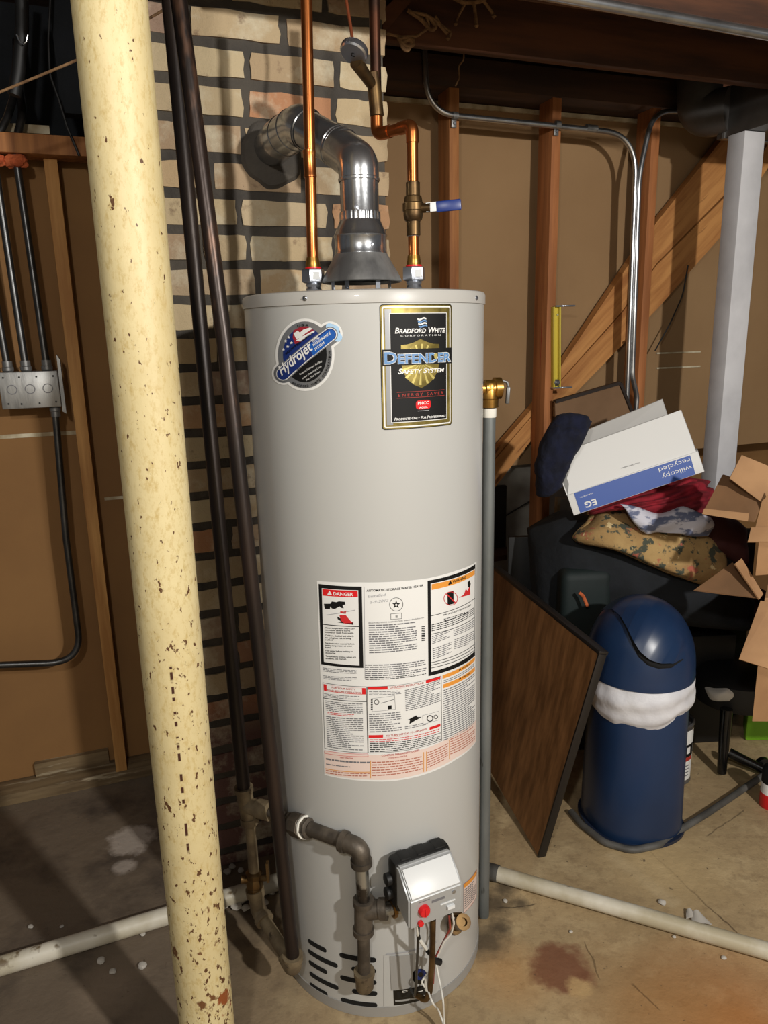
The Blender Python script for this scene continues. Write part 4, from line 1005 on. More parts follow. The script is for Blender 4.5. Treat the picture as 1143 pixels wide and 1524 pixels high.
dd = (P4-P3).normalized(); band(P3, dd); band(P3 + dd*.008, dd); band(P3 - dd*.014, dd, VR+.003)
band(P4.lerp(P3, .18), dd); band(P4.lerp(P5, .3), (P5-P4).normalized(), VR+.0054); band(P4.lerp(P5, .72), (P5-P4).normalized(), VR+.0054)
for p in (HB + V((-.006, -VR-.0022, 1.720)), HB + V((.022, -.046, 1.650))):
    b = B('zinc'); b.lathe(p, V((0, -1, 0)), [(.004, -.004), (.004, .002), (0, .003)], seg=12, caps=False); b.build('screw', vp)
# collar of parging in the brickwork
b = B('mortar'); cdir = MM; cc = PD(404, 232, 1.895)
b.lathe(cc, -MM, [(.074, 0), (.066, .010), (.048, .014), (0, .012)], seg=36, caps=False, sq=lambda k: 1 + .12*noise.noise(V((math.cos(2*PI*k)*1.7, math.sin(2*PI*k)*1.7, 3))))
tag(b.build('mortar_collar'), 'rough grey mortar collar where the vent pipe enters the chimney', 'mortar')

# ================================================================ COPPER WATER PIPES
KR = .0111
hx = PY(466, 405, HY).x; hot = V((hx, HY, 0)); cold = V((PY(616, 408, HY).x, HY, 0))
def union(parent, p):
    b = B('zinc'); b.lathe(p, ZZ, [(.0145, 1.556), (.0155, 1.562), (.0140, 1.566), (.0160, 1.570), (.0140, 1.575), (.0160, 1.579), (.0145, 1.584)], seg=24); b.build('nipple', parent)
    b = B('zinc'); b.lathe(p, ZZ, [(.018, 1.582), (.0225, 1.584), (.0235, 1.586), (.0235, 1.606), (.022, 1.609), (.016, 1.610)], seg=6, x=V((math.cos(.3), math.sin(.3), 0))); nut = b.build('union_nut', parent)
    b = B('valve_white'); b.box(p + V((.006, -.0215, 1.596)), .018, .001, .014, x=V((math.cos(-.22), math.sin(-.22), 0)), y=V((-math.sin(-.22), math.cos(-.22), 0))); b.build('white_face', nut)
    b = B('red'); b.lathe(p, ZZ, [(.0165, 1.610), (.0165, 1.613), (.014, 1.613)], seg=24, caps=False); b.build('gasket', parent)
    b = B('brass'); b.lathe(p, ZZ, [(.0145, 1.612), (.0150, 1.618), (.0135, 1.626), (.0125, 1.632)], seg=24); b.build('solder_cup', parent)
hp = thing('copper_pipe', 'bright vertical copper pipe left of the vent pipe', 'pipe', hot + ZZ*1.556)
union(hp, hot)
htop = PY(455, -40, HY)
b = B('copper'); b.tube([hot + ZZ*1.62, V((htop.x*.5 + hx*.5, HY, 1.9)), V((htop.x, HY, htop.z))], KR, seg=24); b.build('tube', hp)
zc0, zc1 = PY(461, 264, HY).z, PY(461, 224, HY).z
b = B('copper'); xm = V((PY(461, 245, HY).x, HY, 0)); b.lathe(xm, ZZ, [(KR, zc0-.001), (KR+.0018, zc0), (KR+.0018, zc0+.004), (KR+.0012, zc0+.006), (KR+.0012, zc1-.006), (KR+.0018, zc1-.004), (KR+.0018, zc1), (KR, zc1+.001)], seg=24); b.build('coupling', hp)
cp = thing('copper_pipe', 'copper cold water pipe with blue handled valve and two elbows, right of the vent pipe', 'pipe', cold + ZZ*1.556)
union(cp, cold)
zb0, zb1 = PY(616, 330, HY).z, PY(616, 288, HY).z; ze = PY(613, 186, HY).z
b = B('copper'); b.tube([cold + ZZ*1.62, cold + ZZ*(zb0-.01)], KR, seg=24); b.build('tube', cp); b = B('copper'); b.tube([cold + ZZ*(zb1+.005), cold + ZZ*(ze-.02)], KR, seg=24); b.build('tube', cp)
b = B('galv'); b.lathe(cold, ZZ, [(KR+.001, PY(616, 352, HY).z), (KR+.002, PY(616, 349, HY).z), (KR+.001, PY(616, 345, HY).z)], seg=20); b.build('solder_ring', cp)
b = B('bronze'); h_ = zb1 - zb0
b.lathe(cold, ZZ, [(.0115, zb0-.028), (.0145, zb0-.026), (.0145, zb0), (.018, zb0+.003), (.0195, zb0+.008), (.0205, zb0+.012), (.0205, zb0+.020), (.022, zb0+.021), (.022, zb0+.034), (.0195, zb0+.036), (.0175, zb1-.006), (.0145, zb1-.004), (.0145, zb1+.02), (.0115, zb1+.022)], seg=10)
sd_ = V((.96, -.28, 0)).normalized(); sp = cold + ZZ*((zb0+zb1)/2 - .002); b.tube([sp, sp + sd_*.036], .009, seg=12); b.build('valve_body', cp)
hd = V((1, -.05, .075)).normalized(); hs = sp + sd_*.026 + V((0, -.004, 0))
b = B('valve_white'); hu = V((-.075, 0, 1)).normalized(); hn = hd.cross(hu).normalized()
b.obox(hs - hu*.009 - hn*.0015, hd*.022, hu*.018, hn*.003, bev=.001); vh0 = b.build('valve_lever', cp)
b = B('blue_handle'); b.obox(hs + hd*.020 - hu*.0115 - hn*.003, hd*.050, hu*.021, hn*.006, bev=.0028); b.build('blue_grip', vh0)
el1 = cold + ZZ*ze; el2 = PZ(561, 201, ze); ud = V((el2.x, el2.y, 0))
utop = PY(556, -40, el2.y)
b = B('copper'); b.tube([cold + ZZ*(ze-.032)] + bend([cold + ZZ*(ze-.03), el1, el1.lerp(el2, .33)], .018), KR+.0016, seg=24); b.build('elbow', cp)
b = B('copper'); b.tube([el1.lerp(el2, .3), el1.lerp(el2, .75)], KR, seg=24); b.build('cross_tube', cp)
b = B('copper'); b.tube(bend([el1.lerp(el2, .62), el2, el2 + ZZ*.034], .018), KR+.0016, seg=24); b.build('elbow', cp)
b = B('copper_dark'); b.tube([el2 + ZZ*.03, el2.lerp(utop, .5) , utop], KR, seg=24); b.build('riser', cp)
# stub with the stamped cap
j0 = PY(559, 150, el2.y); j1 = PY(556, 118, el2.y)
b = B('bronze'); b.lathe(j0, (j1-j0), [(KR+.0005, -.03), (KR+.003, -.028), (KR+.003, .05), (KR+.0005, .052)], seg=20); cb0 = PY(556, 130, el2.y); cb1 = PY(530, 92, el2.y - .055); b.tube([cb0, cb0.lerp(cb1, .5), cb1], [.0105, .0115, .0135], seg=18); b.build('branch_stub', cp)
fn = V((-.30, -.40, -.86)).normalized(); cpn = PY(525, 82, el2.y - .065)
fx, fy_ = frame(fn)
b = B('zinc'); b.lathe(cpn - fn*.016, fn, [(.014, -.006), (.0255, 0), (.0268, .002), (.0268, .012), (.024, .015), (0, .0152)], seg=72, caps=False, sq=lambda k: 1 + (.014*math.cos(2*PI*k*36))); b.build('stub_cap', cp)
b = B('ink')
xh = (V((1,0,0)) - fn*fn.x).normalized(); yh = xh.cross(fn) if xh.cross(fn).z > 0 else fn.cross(xh)
flat_text(b, 'C', cpn - fn*.016 + fn*.0158 - xh*.004 - yh*.004, xh, yh, .008, .009, 'ink', fn*.0002, bold=True); b.build('stamped_letter', cp)
b = B('copper_wire'); b.tube([PY(526, 72, el2.y-.062), PY(522, 40, el2.y-.04), PY(512, -20, el2.y-.02)], .0032, seg=10)
tag(b.build('ground_wire'), 'thin copper wire running up from the round stamped cap', 'wire')
# discharge pipe
b = B('galv_pipe'); zb_ = zt1 - .042
b.lathe(V((rp.x, rp.y, 0)), ZZ, [(.0105, .012), (.0134, .012), (.0134, zb_-.03), (.0136, zb_-.03), (.0136, zb_)], seg=28, caps=False)
b.lathe(V((rp.x, rp.y, 0)), ZZ, [(.0140, zb_-.020), (.0150, zb_-.018), (.0150, zb_), (.0136, zb_)], 'teflon', seg=24, caps=False)
tag(b.build('discharge_pipe'), 'grey galvanised pipe hanging from the brass relief valve beside the heater', 'pipe')

# ================================================================ RIGHT WALL: WIRING, STAIR, BRACKET
dC = 2.43
t = thing('electrical_conduit', 'steel conduit bending across three studs then down beside the third stud', 'conduit', PD(937, 600, dC), 'conduits on the right wall')
path = [PD(633, 70, dC), PD(640, 165, dC), PD(872, 190, dC), PD(945, 195, dC), PD(934, 420, dC), PD(930, 640, dC)]
b = B('emt'); b.tube(bend([PD(631, 60, dC), PD(634, 158, dC)] and [PD(631, 55, dC), PD(636, 168, dC), PD(948, 200, dC), PD(931, 640, dC)], [.17, .15], 14), .0095, seg=14); b.build('pipe', t)
for px, py in ((677, 172), (830, 185)):
    p = PD(px, py, dC); b = B('galv_dull'); b.tube([p - U*.009, p + U*.009], .0118, seg=16); b.obox(p + U*-.009 - ZZ*.034 + MM*.006, U*.018, MM*.004, ZZ*.03, bev=.001); b.lathe(p - ZZ*.022 + MM*.006, -MM, [(.005, 0), (.004, .004), (0, .004)], 'zinc', 10, caps=False); b.build('strap', t)
p = PD(880, 191, dC); dq = (PD(900, 194, dC) - PD(868, 190, dC)).normalized()
b = B('galv_dull'); b.tube([p - dq*.022, p - dq*.014, p + dq*.014, p + dq*.022], [.0125, .0118, .0118, .0125], seg=14); b.build('coupling', t)
t = thing('electrical_conduit', 'second conduit curving from the dark duct elbow down to the floor corner', 'conduit', PD(942, 600, dC), 'conduits on the right wall')
b = B('emt'); b.tube(bend([PD(1035, 166, dC+.01), PD(972, 165, dC), PD(951, 260, dC-.005), PD(941, 560, dC-.005), PD(948, 590, dC), PD(943, 660, dC)], [.11, .5, .1, .1], 12), .0095, seg=14); b.build('pipe', t)
b = B('emt'); b.tube(bend([PD(936, 505, 2.5), PD(946, 540, 2.5), PD(944, 640, 2.5)], .1), .0085, seg=12)
tag(b.build('short_conduit'), 'short bent conduit piece behind the two upright conduits', 'conduit')
# stair stringers, behind the studs
for nm, q, lab, d0 in (('stair_stringer', ((735, 674), (797, 602), (978, 330), (1078, 203), (1090, 195), (1090, 280), (1078, 290), (978, 391), (925, 464), (834, 566), (797, 612), (735, 684)), 'upper of two slanting wooden stair boards behind the studs', 2.548),
                       ('stair_stringer', ((735, 686), (797, 614), (834, 568), (925, 467), (978, 394), (1078, 294), (1090, 284), (1090, 334), (1078, 346), (978, 460), (840, 602), (795, 650), (735, 728)), 'lower of two slanting wooden stair boards behind the studs', 2.545)):
    b = B('wood_stringer'); b.prism([PD(x, y, d0) for x, y in q], MM*.038); tag(b.build(nm), lab, 'board', 'stair stringers')
b = B('wood_stringer'); b.prism([PD(1128, 238, 2.5), PD(1160, 190, 2.5), PD(1160, 225, 2.5), PD(1128, 272, 2.5)], MM*.038)
tag(b.build('stair_board'), 'end of a slanting wooden board showing right of the white post', 'board')
b = B('black'); b.tube(bend([PD(1024, 395, 2.53), PD(1016, 440, 2.53), PD(998, 480, 2.53), PD(975, 522, 2.53)], .2), .003, seg=8)
tag(b.build('thin_cable'), 'thin black cable hanging under the stair boards', 'cable')
b = B('trim_white'); b.obox(PD(978, 527, 2.595), U*.23, MM*.004, ZZ*.006); b.obox(PD(978, 549, 2.595), U*.23, MM*.004, ZZ*.006); structure(b.build('trim_3'))
b = B('wood_joist'); b.obox(PD(735, 836, 2.50) , U*.14, MM*.10, ZZ*.022); tag(b.build('shelf_board'), 'narrow brown board between heater pipe and stud above the leaning panel', 'board')
b = B('black'); b.tube([PD(752, 768, 2.63), PD(795, 742, 2.63)], .003, seg=6); tag(b.build('thin_cable'), 'thin dark line of cable across the pale board low behind the first stud', 'cable')
b = B('black'); b.obox(PD(735, 830, 2.62), U*.055, MM*.02, ZZ*.30); tag(b.build('dark_backdrop'), 'black upright sheet standing in for the dark behind the discharge pipe', 'board')  # black sheet added where the open space under the stairs is only dark
b = B('trim_white'); wz_ = PD(828, 800, 2.40).z + .16; s8 = PD(828, 800, 2.40).dot(U); b.obox(W(s8, 2.40, 0), U*.014, MM*.02, ZZ*wz_); b.obox(W(s8+.014, 2.41, 0), U*.09, MM*.02, ZZ*(wz_-.01), 'panel_white')
tag(b.build('white_board'), 'narrow white edged board just under the carton left corner', 'board')
# yellow bracket
yb = thing('yellow_bracket', 'translucent yellow bracket with two metal tongues fixed on a stud', 'bracket', PD(827, 580, 2.448))
q0, q1 = PD(820, 578, 2.449), PD(833, 578, 2.449); q2_, q3 = PD(820, 457, 2.449), PD(834, 457, 2.449)
h = (q2_-q0)
b = B('yellow'); b.obox(q0 - MM*.004, U*.032, MM*.004, h); b.build('back_strip', yb)
for o_ in (0, .026): b = B('yellow'); b.obox(q0 + U*o_ - MM*.018, U*.006, MM*.016, h, bev=.001); b.build('side_rail', yb)
for z_, lab in ((0, 0), (h.z, 1)):
    p = q0 + ZZ*z_
    b = B('zinc'); b.obox(p + U*-.002 - MM*.022, U*.036, MM*.022, ZZ*.005); b.obox(p + U*.03 - MM*.03, U*.045, MM*.03, ZZ*.006, bev=.0015); b.build('metal_tongue', yb)
b = B('can_metal'); b.lathe(q0 + U*.014 - MM*.012 + ZZ*.022, -MM, [(.012, 0), (.012, .008), (.005, .014), (0, .014)], seg=18, caps=False); b.build('knob', yb)
b = B('zinc'); b.lathe(q0 + U*.016 - MM*.004 + ZZ*(h.z-.028), -MM, [(.005, 0), (.004, .004), (0, .004)], seg=12, caps=False); b.build('screw', yb)
# ceiling: conduit, cord, duct, post
b = B('emt'); e0_, e1_ = PD(815, -8, 1.575), PD(1200, 62, 1.575); b.tube([e0_.lerp(e1_, -.8), e1_.lerp(e0_, -.25)], .0125, seg=16); tag(b.build('ceiling_conduit'), 'bright steel conduit running along the joist at the top right corner', 'conduit')
rp_ = thing('hanging_cord', 'knotted frayed tan cord ends hanging from the joist above the studs', 'cord', PD(640, 45, 1.97))
def cord(pts, r, n='strand', d=1.965):
    b = B('rope'); b.tube(bend([PD(x, y, d) for x, y in pts], .02), [r]*0 or r, seg=8); b.build(n, rp_)
cord([(688, -12), (692, 6), (683, 22), (678, 32)], .0035); cord([(694, -12), (706, 8), (709, 35)], .0045); cord([(700, -12), (722, 4), (736, 24)], .004); cord([(672, -5), (690, 4), (714, 2), (730, -8)], .006)
cord([(608, 18), (632, 22), (650, 32), (666, 50)], .0045); cord([(606, 15), (628, 30), (642, 46), (650, 40), (640, 26)], .005); cord([(575, 50), (598, 55), (620, 54), (640, 40), (634, 24)], .0035)
cord([(648, 24), (655, 36), (672, 48), (668, 56)], .0035)
cord([(592, 58), (602, 56), (612, 60), (616, 66), (606, 70), (598, 64), (608, 58), (616, 60)], .0055, 'knot'); cord([(596, 60), (600, 72), (607, 76), (612, 66)], .005, 'knot')
cord([(690, 62), (690, 90), (682, 98), (684, 115), (678, 128)], .0022, 'loose_end', 2.2)
b = B('plaster_chip')
for x, y in ((735, 22), (709, 36), (678, 33), (667, 55)):
    p = PD(x, y, 1.963); b = B('rope'); b.lathe(p - ZZ*.004, ZZ, [(.003, -.004), (.0065, 0), (.003, .007)], seg=8); b.build('knot', rp_)
dz = 2.115
dk = thing('air_duct', 'dark sheet metal air duct overhead at the right above the white post', 'duct', W(2.3, 1.7, dz))
dl = PD(1067, 195, 2.26).dot(U)
b = B('sheet_metal'); b.obox(W(dl, .95, dz), U*.5, MM*1.31, ZZ*.16, bev=.002); b.build('trunk', dk)
b = B('galv_dull'); b.obox(W(dl-.003, 2.22, dz-.003), U*.506, MM*.012, ZZ*.166); b.build('seam_flange', dk)
b = B('sheet_metal'); b.tube(bend([W(dl+.02, 2.22, dz+.09), W(dl-.03, 2.32, dz+.09), W(dl-.03, 2.33, dz+.30)], .06), .075, seg=32); b.build('round_elbow', dk)
wpst = PD(1109, 205, 2.12); ws = wpst.dot(U)
b = B('post_white'); b.obox(W(ws-.002, 2.12, 0), U*.089, MM*.075, ZZ*(dz-.001), bev=.003)
tag(b.build('white_post'), 'square white painted post under the duct at the right', 'post')

# ================================================================ FLOOR PIPES
g_ = 'white plastic drain pipes on the floor'
b = B('pvc'); b.tube([PZ(-60, 1456, .024), PZ(120, 1402, .024), PZ(428, 1308, .024)], .0225, seg=20); tag(b.build('drain_pipe'), 'white plastic pipe on the floor running behind the cream column', 'pipe', g_)
t = thing('drain_pipe', 'white plastic pipe on the floor from the heater to the right edge', 'pipe', PZ(940, 1358, 0), g_)
b = B('pvc'); b.tube([PZ(728, 1297, .023), PZ(1200, 1432, .023)], .0205, seg=20); b.build('tube', t)
b = B('hose_grey'); p0, p1 = PZ(726, 1296, .023), PZ(1200, 1432, .023); dp = (p1-p0).normalized(); b.tube([p0, p0 + dp*.03], .0225, seg=20); b.build('dirty_end', t)
b = B('hose_grey')
hpts = [PZ(850, 1208, .011), PZ(866, 1228, .011), PZ(900, 1254, .011), PZ(940, 1266, .011), PZ(978, 1258, .011), PZ(1008, 1238, .011), PZ(1050, 1212, .014), PZ(1160, 1138, .014)]
b.tube(bend(hpts, .06), .0105, seg=14); tag(b.build('floor_hose'), 'grey hose lying on the floor round the foot of the blue bin', 'hose')
# crumbs of plaster
crumbs = [(150, 1432, .012), (168, 1447, .010), (212, 1440, .012), (218, 1378, .008), (160, 1395, .008), (46, 1380, .009), (92, 1380, .007), (344, 1342, .016), (352, 1352, .018), (360, 1344, .014), (338, 1300, .014), (346, 1292, .013), (358, 1298, .012), (366, 1354, .014), (334, 1352, .012), (1077, 1427, .008), (1003, 1395, .006), (850, 1388, .006), (985, 1345, .012), (752, 1342, .008), (212, 1392, .009), (395, 1345, .012), (405, 1330, .013)]
for i, (x, y, r) in enumerate(crumbs):
    p = PZ(x, y, 0); b = B('plaster_chip')
    bmesh.ops.create_icosphere(b.bm, subdivisions=2, radius=r*.8)
    for v in b.bm.verts:
        v.co *= 1 + .5*noise.noise(v.co*90 + V((i*3.1, 0, 0))); v.co.z *= .55
    zm = min(v.co.z for v in b.bm.verts)
    for v in b.bm.verts: v.co += p - ZZ*zm
    for f in b.bm.faces: f.material_index = b.mi('plaster_chip')
    tag(b.build('plaster_crumb', sharp=20), 'small crumb of pale plaster lying on the concrete floor', 'crumb', 'plaster crumbs')
for x, y, r, lab in ((1040, 1371, .024, 'larger curled white shard on the floor behind the right drain pipe'), (1028, 1364, .016, 'smaller white shard left of the larger shard by the drain pipe')):
    p = PZ(x, y, 0); b = B('plaster_chip')
    b.shell(lambda i, j: p + V(((i-.5)*r*2.1*(1-.5*j), (j-.5)*r*1.5, .004 + r*.5*(1-(2*i-1)**2)*(.5+.5*j))), 6, 5, V((0, 0, .003)))
    tag(b.build('white_shard'), lab, 'shard', 'white shards')

# ================================================================ BIN
bc = V((.742, 2.018, 0))
bn = thing('trash_bin', 'navy blue swing-top bin with a white liner folded over its rim', 'bin', bc)
sqr = lambda k: 1/(abs(math.cos(2*PI*k))**3.0 + abs(math.sin(2*PI*k))**3.0)**(1/3.0)
bxd = V((math.cos(.25), math.sin(.25), 0))
b = B('bin_blue'); b.lathe(bc, ZZ, [(.128, 0), (.140, .004), (.1435, .02), (.142, .05), (.139, .25), (.1365, .46), (.1345, .505)], seg=72, sq=lambda k: .5 + .5*sqr(k) * .985, x=bxd); b.build('body', bn)
b = B('bin_rim'); b.lathe(bc, ZZ, [(.140, 0), (.150, .001), (.150, .011), (.142, .014)], seg=72, sq=lambda k: .5 + .5*sqr(k), x=bxd); b.build('foot_rim', bn)
b = B('liner')
def lin(i, j):
    a = 2*PI*i; zl = .515 - j*(.105 + .03*noise.noise(V((math.cos(a)*1.5, math.sin(a)*1.5, 7))) - .025*math.cos(a-1.2))
    r = .1405 + .017*math.sin(PI*min(1, j*1.05))**.7 + .004*noise.noise(V((math.cos(a)*5, math.sin(a)*5, j*3))) + .003*math.sin(a*2 + j*14)
    return bc + V((math.cos(a)*r, math.sin(a)*r, zl))
b.shell(lin, 90, 16, lambda i, j: V((-math.cos(2*PI*i)*.002, -math.sin(2*PI*i)*.002, 0))); b.build('liner', bn)
# domed lid
LZ = .512; LR = .1535; LH = .215
def dome_r(h): return LR*math.sqrt(max(0, 1-(h/LH)**2.3))
prof = [(LR-.008, LZ-.018), (LR, LZ-.012), (LR+.001, LZ)] + [(dome_r(LH*i/22)*1.0 + .0, LZ + LH*i/22) for i in range(1, 22)] + [(.02, LZ+LH*.9985), (0.0, LZ+LH)]
b = B('bin_blue'); b.lathe(bc, ZZ, prof, seg=72, caps=False); b.build('lid', bn)
# swing flap: a shell standing just proud of the dome, its lower edge an S-curve
DC_ = bc + ZZ*LZ
def on_dome(p, k):      # push a point out along its radius on to the dome, k proud of it
    d = p - DC_; lo, hi = .01, 20.0
    def val(t):
        q = d*t; return (max(0.0, q.z)/LH)**2.3 + (q.x*q.x + q.y*q.y)/LR**2 - 1
    for _ in range(50):
        m_ = (lo+hi)/2
        if val(m_) > 0: hi = m_
        else: lo = m_
    q = d*lo; n = V((2*q.x/LR**2, 2*q.y/LR**2, 2.3*max(0.0, q.z)**1.3/LH**2.3)).normalized()
    return DC_ + q + n*k
def dome0(x, y):        # where the photo's line of sight comes closest to the dome
    r = ray(x, y); best, bv = None, 1e9
    for i in range(1200):
        p = CAM + r*((1.5 + .75*i/1200)/r.length*1.12); q = p - DC_
        v = (abs(q.z)/LH)**2.3 + (q.x*q.x + q.y*q.y)/LR**2 - 1
        if v <= 0: return p
        if v < bv: bv, best = v, p
    return best
def dome(x, y, k): return on_dome(dome0(x, y), k)
curve = [(893, 903), (912, 908), (926, 920), (936, 938), (944, 955), (953, 970), (966, 981), (982, 986), (1000, 986), (1016, 979)]
b = B('dark_hole')
wd_ = [0, .05, .15, .3, .5, .75, 1.0, 1.0, .75, .15]
lo_ = bend([dome(x - 1.5*w_*(1 if k_ < 6 else 0), y + 1.5 + 4.0*w_, -.001) for k_, ((x, y), w_) in enumerate(zip(curve, wd_))], .02, 4)
def ww(t): k = t*(len(wd_)-1); a = min(int(k), len(wd_)-2); return wd_[a] + (wd_[a+1]-wd_[a])*(k-a)
b.tube(lo_, [.0022 + .0058*ww(i/(len(lo_)-1)) for i in range(len(lo_))], seg=10); b.build('lid_gap', bn)
up_ = [(900, 897), (918, 900), (938, 912), (952, 926), (962, 940), (970, 952), (978, 962), (990, 970), (1004, 972), (1018, 966)]
topc = [(918, 891), (935, 887), (952, 886), (968, 888), (982, 893), (995, 902), (1006, 914), (1014, 928), (1019, 943), (1021, 957)]
b = B('bin_blue')
cP = bend([dome0(*c) for c in curve], .03, 5); tP = bend([dome0(*c) for c in topc], .03, 5)
def along(P_, t):
    k = t*(len(P_)-1); a = min(int(k), len(P_)-2); return P_[a].lerp(P_[a+1], k-a)
def flap(i, j):
    p = along(cP, i).lerp(along(tP, i), j)
    return on_dome(p, .0010 + .017*max(0.0, math.sin(PI*(.04+.90*i**1.25)))**.8*(1-j)**1.35)
b.shell(flap, 30, 14, lambda i, j: (bc + ZZ*(LZ+.03) - flap(i, j)).normalized()*.004); b.build('swing_flap', bn)

# ================================================================ LEANING PANEL
F1 = PZ(802, 1276, 0); T1 = PY(893, 974, 1.83); ed = (PZ(729, 1147, .05) - F1)
ed = ed.normalized()*.70; ed2 = (PY(734, 846, 2.46) - T1)
lt = thing('leaning_panel', 'brown wood-grained tabletop panel with black rim leaning beside the blue bin', 'panel', F1)
b = B('board_wood'); upv = T1 - F1; nrm = ed.cross(upv).normalized(); 
if nrm.dot(CAM - F1) < 0: nrm = -nrm
F2 = F1 + ed; T2 = T1 + ed2
b.prism([F1, T1, T2, F2], -nrm*.016); b.build('panel', lt)
b = B('board_trim'); tb = lambda A, Bq, r: b.obox(A - nrm*.026 - (upv.normalized())*.003, (Bq-A), nrm*.030, upv.normalized()*.012, bev=.003)
tb(T1, T2, .01); b.build('top_rim', lt)
b = B('board_trim'); e_ = (T2-T1).normalized(); b.obox(F1 - nrm*.020 - e_*.002, upv, nrm*.0245, e_*.006, bev=.001); b.build('edge_rim', lt)

# ================================================================ THE HEAP
def lump(name, ctrl, depth, mt, nz=.012, fr=9., nu=26, nv=20, seed=0., push=V((0, 1, 0)), folds=0.0, fold_dir=(1, 0)):
    """soft heap: a control net of (photo x, photo y, distance) rounded at its rim and given a back"""
    R_, Cc = len(ctrl), len(ctrl[0])
    P_ = [[PY(*c) for c in row] for row in ctrl]
    def cr(p0, p1, p2, p3, t): return (p1*2 + (p2-p0)*t + (p0*2-p1*5+p2*4-p3)*t*t + (p1*3-p0-p2*3+p3)*t**3)*.5
    def line(row, t):
        n = len(row); k = t*(n-1); a = min(int(k), n-2); f = k-a
        return cr(row[max(0, a-1)], row[a], row[a+1], row[min(n-1, a+2)], f)
    def fn(i, j):
        col = [line(r, i) for r in P_]; p = line(col, j)
        e = min(1, 5*min(i, 1-i))*min(1, 5*min(j, 1-j)); e = e**.5
        q = p*fr + V((seed, 0, 0)); d = noise.noise(q)*nz + noise.noise(q*2.3)*nz*.5
        if folds: d += folds*math.sin((i*fold_dir[0] + j*fold_dir[1])*2*PI + 3*noise.noise(p*5 + V((seed, 1, 2))))
        return p + V((d*.3, -d, d*.6)) + push*(1-e)*depth*.45
    b = B(mt); b.shell(fn, nu, nv, lambda i, j: push*depth*(.25 + .75*min(1, 6*min(i, 1-i, j, 1-j)))); return b.build(name, sharp=80)
# dark bulk under the clothes
tag(lump('dark_bundle', [[(795, 800, 2.42), (850, 772, 2.40), (900, 780, 2.40), (980, 800, 2.38), (1060, 830, 2.36), (1130, 850, 2.36)],
     [(800, 870, 2.36), (850, 830, 2.32), (920, 830, 2.30), (1000, 850, 2.28), (1070, 880, 2.28), (1140, 900, 2.30)],
     [(805, 930, 2.34), (850, 890, 2.32), (920, 880, 2.28), (1000, 900, 2.26), (1070, 920, 2.26), (1140, 940, 2.30)],
     [(810, 1010, 2.36), (850, 960, 2.36), (930, 940, 2.36), (1000, 940, 2.34), (1070, 945, 2.32), (1140, 950, 2.34)]], .18, 'dark_cloth', .014, 8), 'dark fabric bundle beneath the floral cloth, behind the blue bin', 'fabric')
b = B('maroon'); c = PY(1045, 935, 2.42); b.obox(c - V((.13, 0, 0)), V((.42, .06, 0)), V((-.03, .2, 0)), V((0, 0, .09)), bev=.01); tag(b.build('maroon_box'), 'dim maroon box under the dark bundle right of the bin', 'box')
b = B('black'); c = PY(1000, 960, 2.52); b.obox(V((.45, 2.60, 0)), V((.92, .03, 0)), V((0, .025, 0)), V((0, 0, .75)), bev=.004); tag(b.build('dark_backdrop'), 'tall black sheet standing in for the dark behind the bin', 'board')  # added backdrop, painted black for the unlit space behind the bin
b = B('black'); b.obox(PY(838, 1010, 2.40).xy.to_3d(), V((.62, .04, 0)), V((-.01, .10, 0)), V((0, 0, .42)), bev=.004); tag(b.build('storage_trunk'), 'black trunk on the floor supporting the heap behind the bin', 'trunk')
gb = thing('green_tote', 'dark green rounded tote behind the bin with an orange handle', 'tote', PY(862, 1010, 2.26))
b = B('dark_green'); c0 = PY(835, 925, 2.27); b.obox(V((c0.x, 2.27, .47)), V((.17, .01, 0)), V((0, .12, 0)), V((0, 0, .25)), bev=.03, seg=4); b.build('tub', gb)
b = B('firestop'); b.tube(bend([PY(862, 882, 2.24), PY(868, 887, 2.235), PY(874, 902, 2.235)], .02), .0055, seg=10); b.build('handle', gb)
tag(lump('floral_cloth', [[(884, 775, 2.36), (900, 752, 2.36), (960, 758, 2.36), (1030, 775, 2.36), (1085, 790, 2.36)],
     [(870, 790, 2.28), (905, 775, 2.27), (960, 785, 2.26), (1030, 800, 2.25), (1088, 820, 2.26)],
     [(858, 804, 2.26), (900, 806, 2.23), (960, 824, 2.21), (1020, 848, 2.20), (1085, 858, 2.21)],
     [(868, 812, 2.27), (910, 822, 2.25), (960, 842, 2.23), (1010, 862, 2.22), (1075, 882, 2.23)]], .07, 'floral', .008, 9, seed=4, folds=.004, fold_dir=(1, 2)), 'floral patterned tan cloth draped over the dark bundle', 'cloth')
tag(lump('red_cloth', [[(884, 745, 2.36), (930, 738, 2.36), (985, 728, 2.36), (1030, 712, 2.36), (1062, 720, 2.36)],
     [(884, 756, 2.29), (930, 748, 2.28), (985, 740, 2.27), (1030, 728, 2.27), (1064, 738, 2.28)],
     [(884, 765, 2.27), (925, 756, 2.25), (975, 752, 2.24), (1025, 748, 2.24), (1062, 756, 2.26)],
     [(890, 764, 2.28), (930, 760, 2.26), (970, 768, 2.25), (1015, 764, 2.25), (1052, 774, 2.27)]], .06, 'red_cloth', .014, 18, nu=44, nv=26, seed=9, folds=.008, fold_dir=(3.2, 3.5)), 'crumpled dark red cloth lying along the carton lower edge', 'cloth')
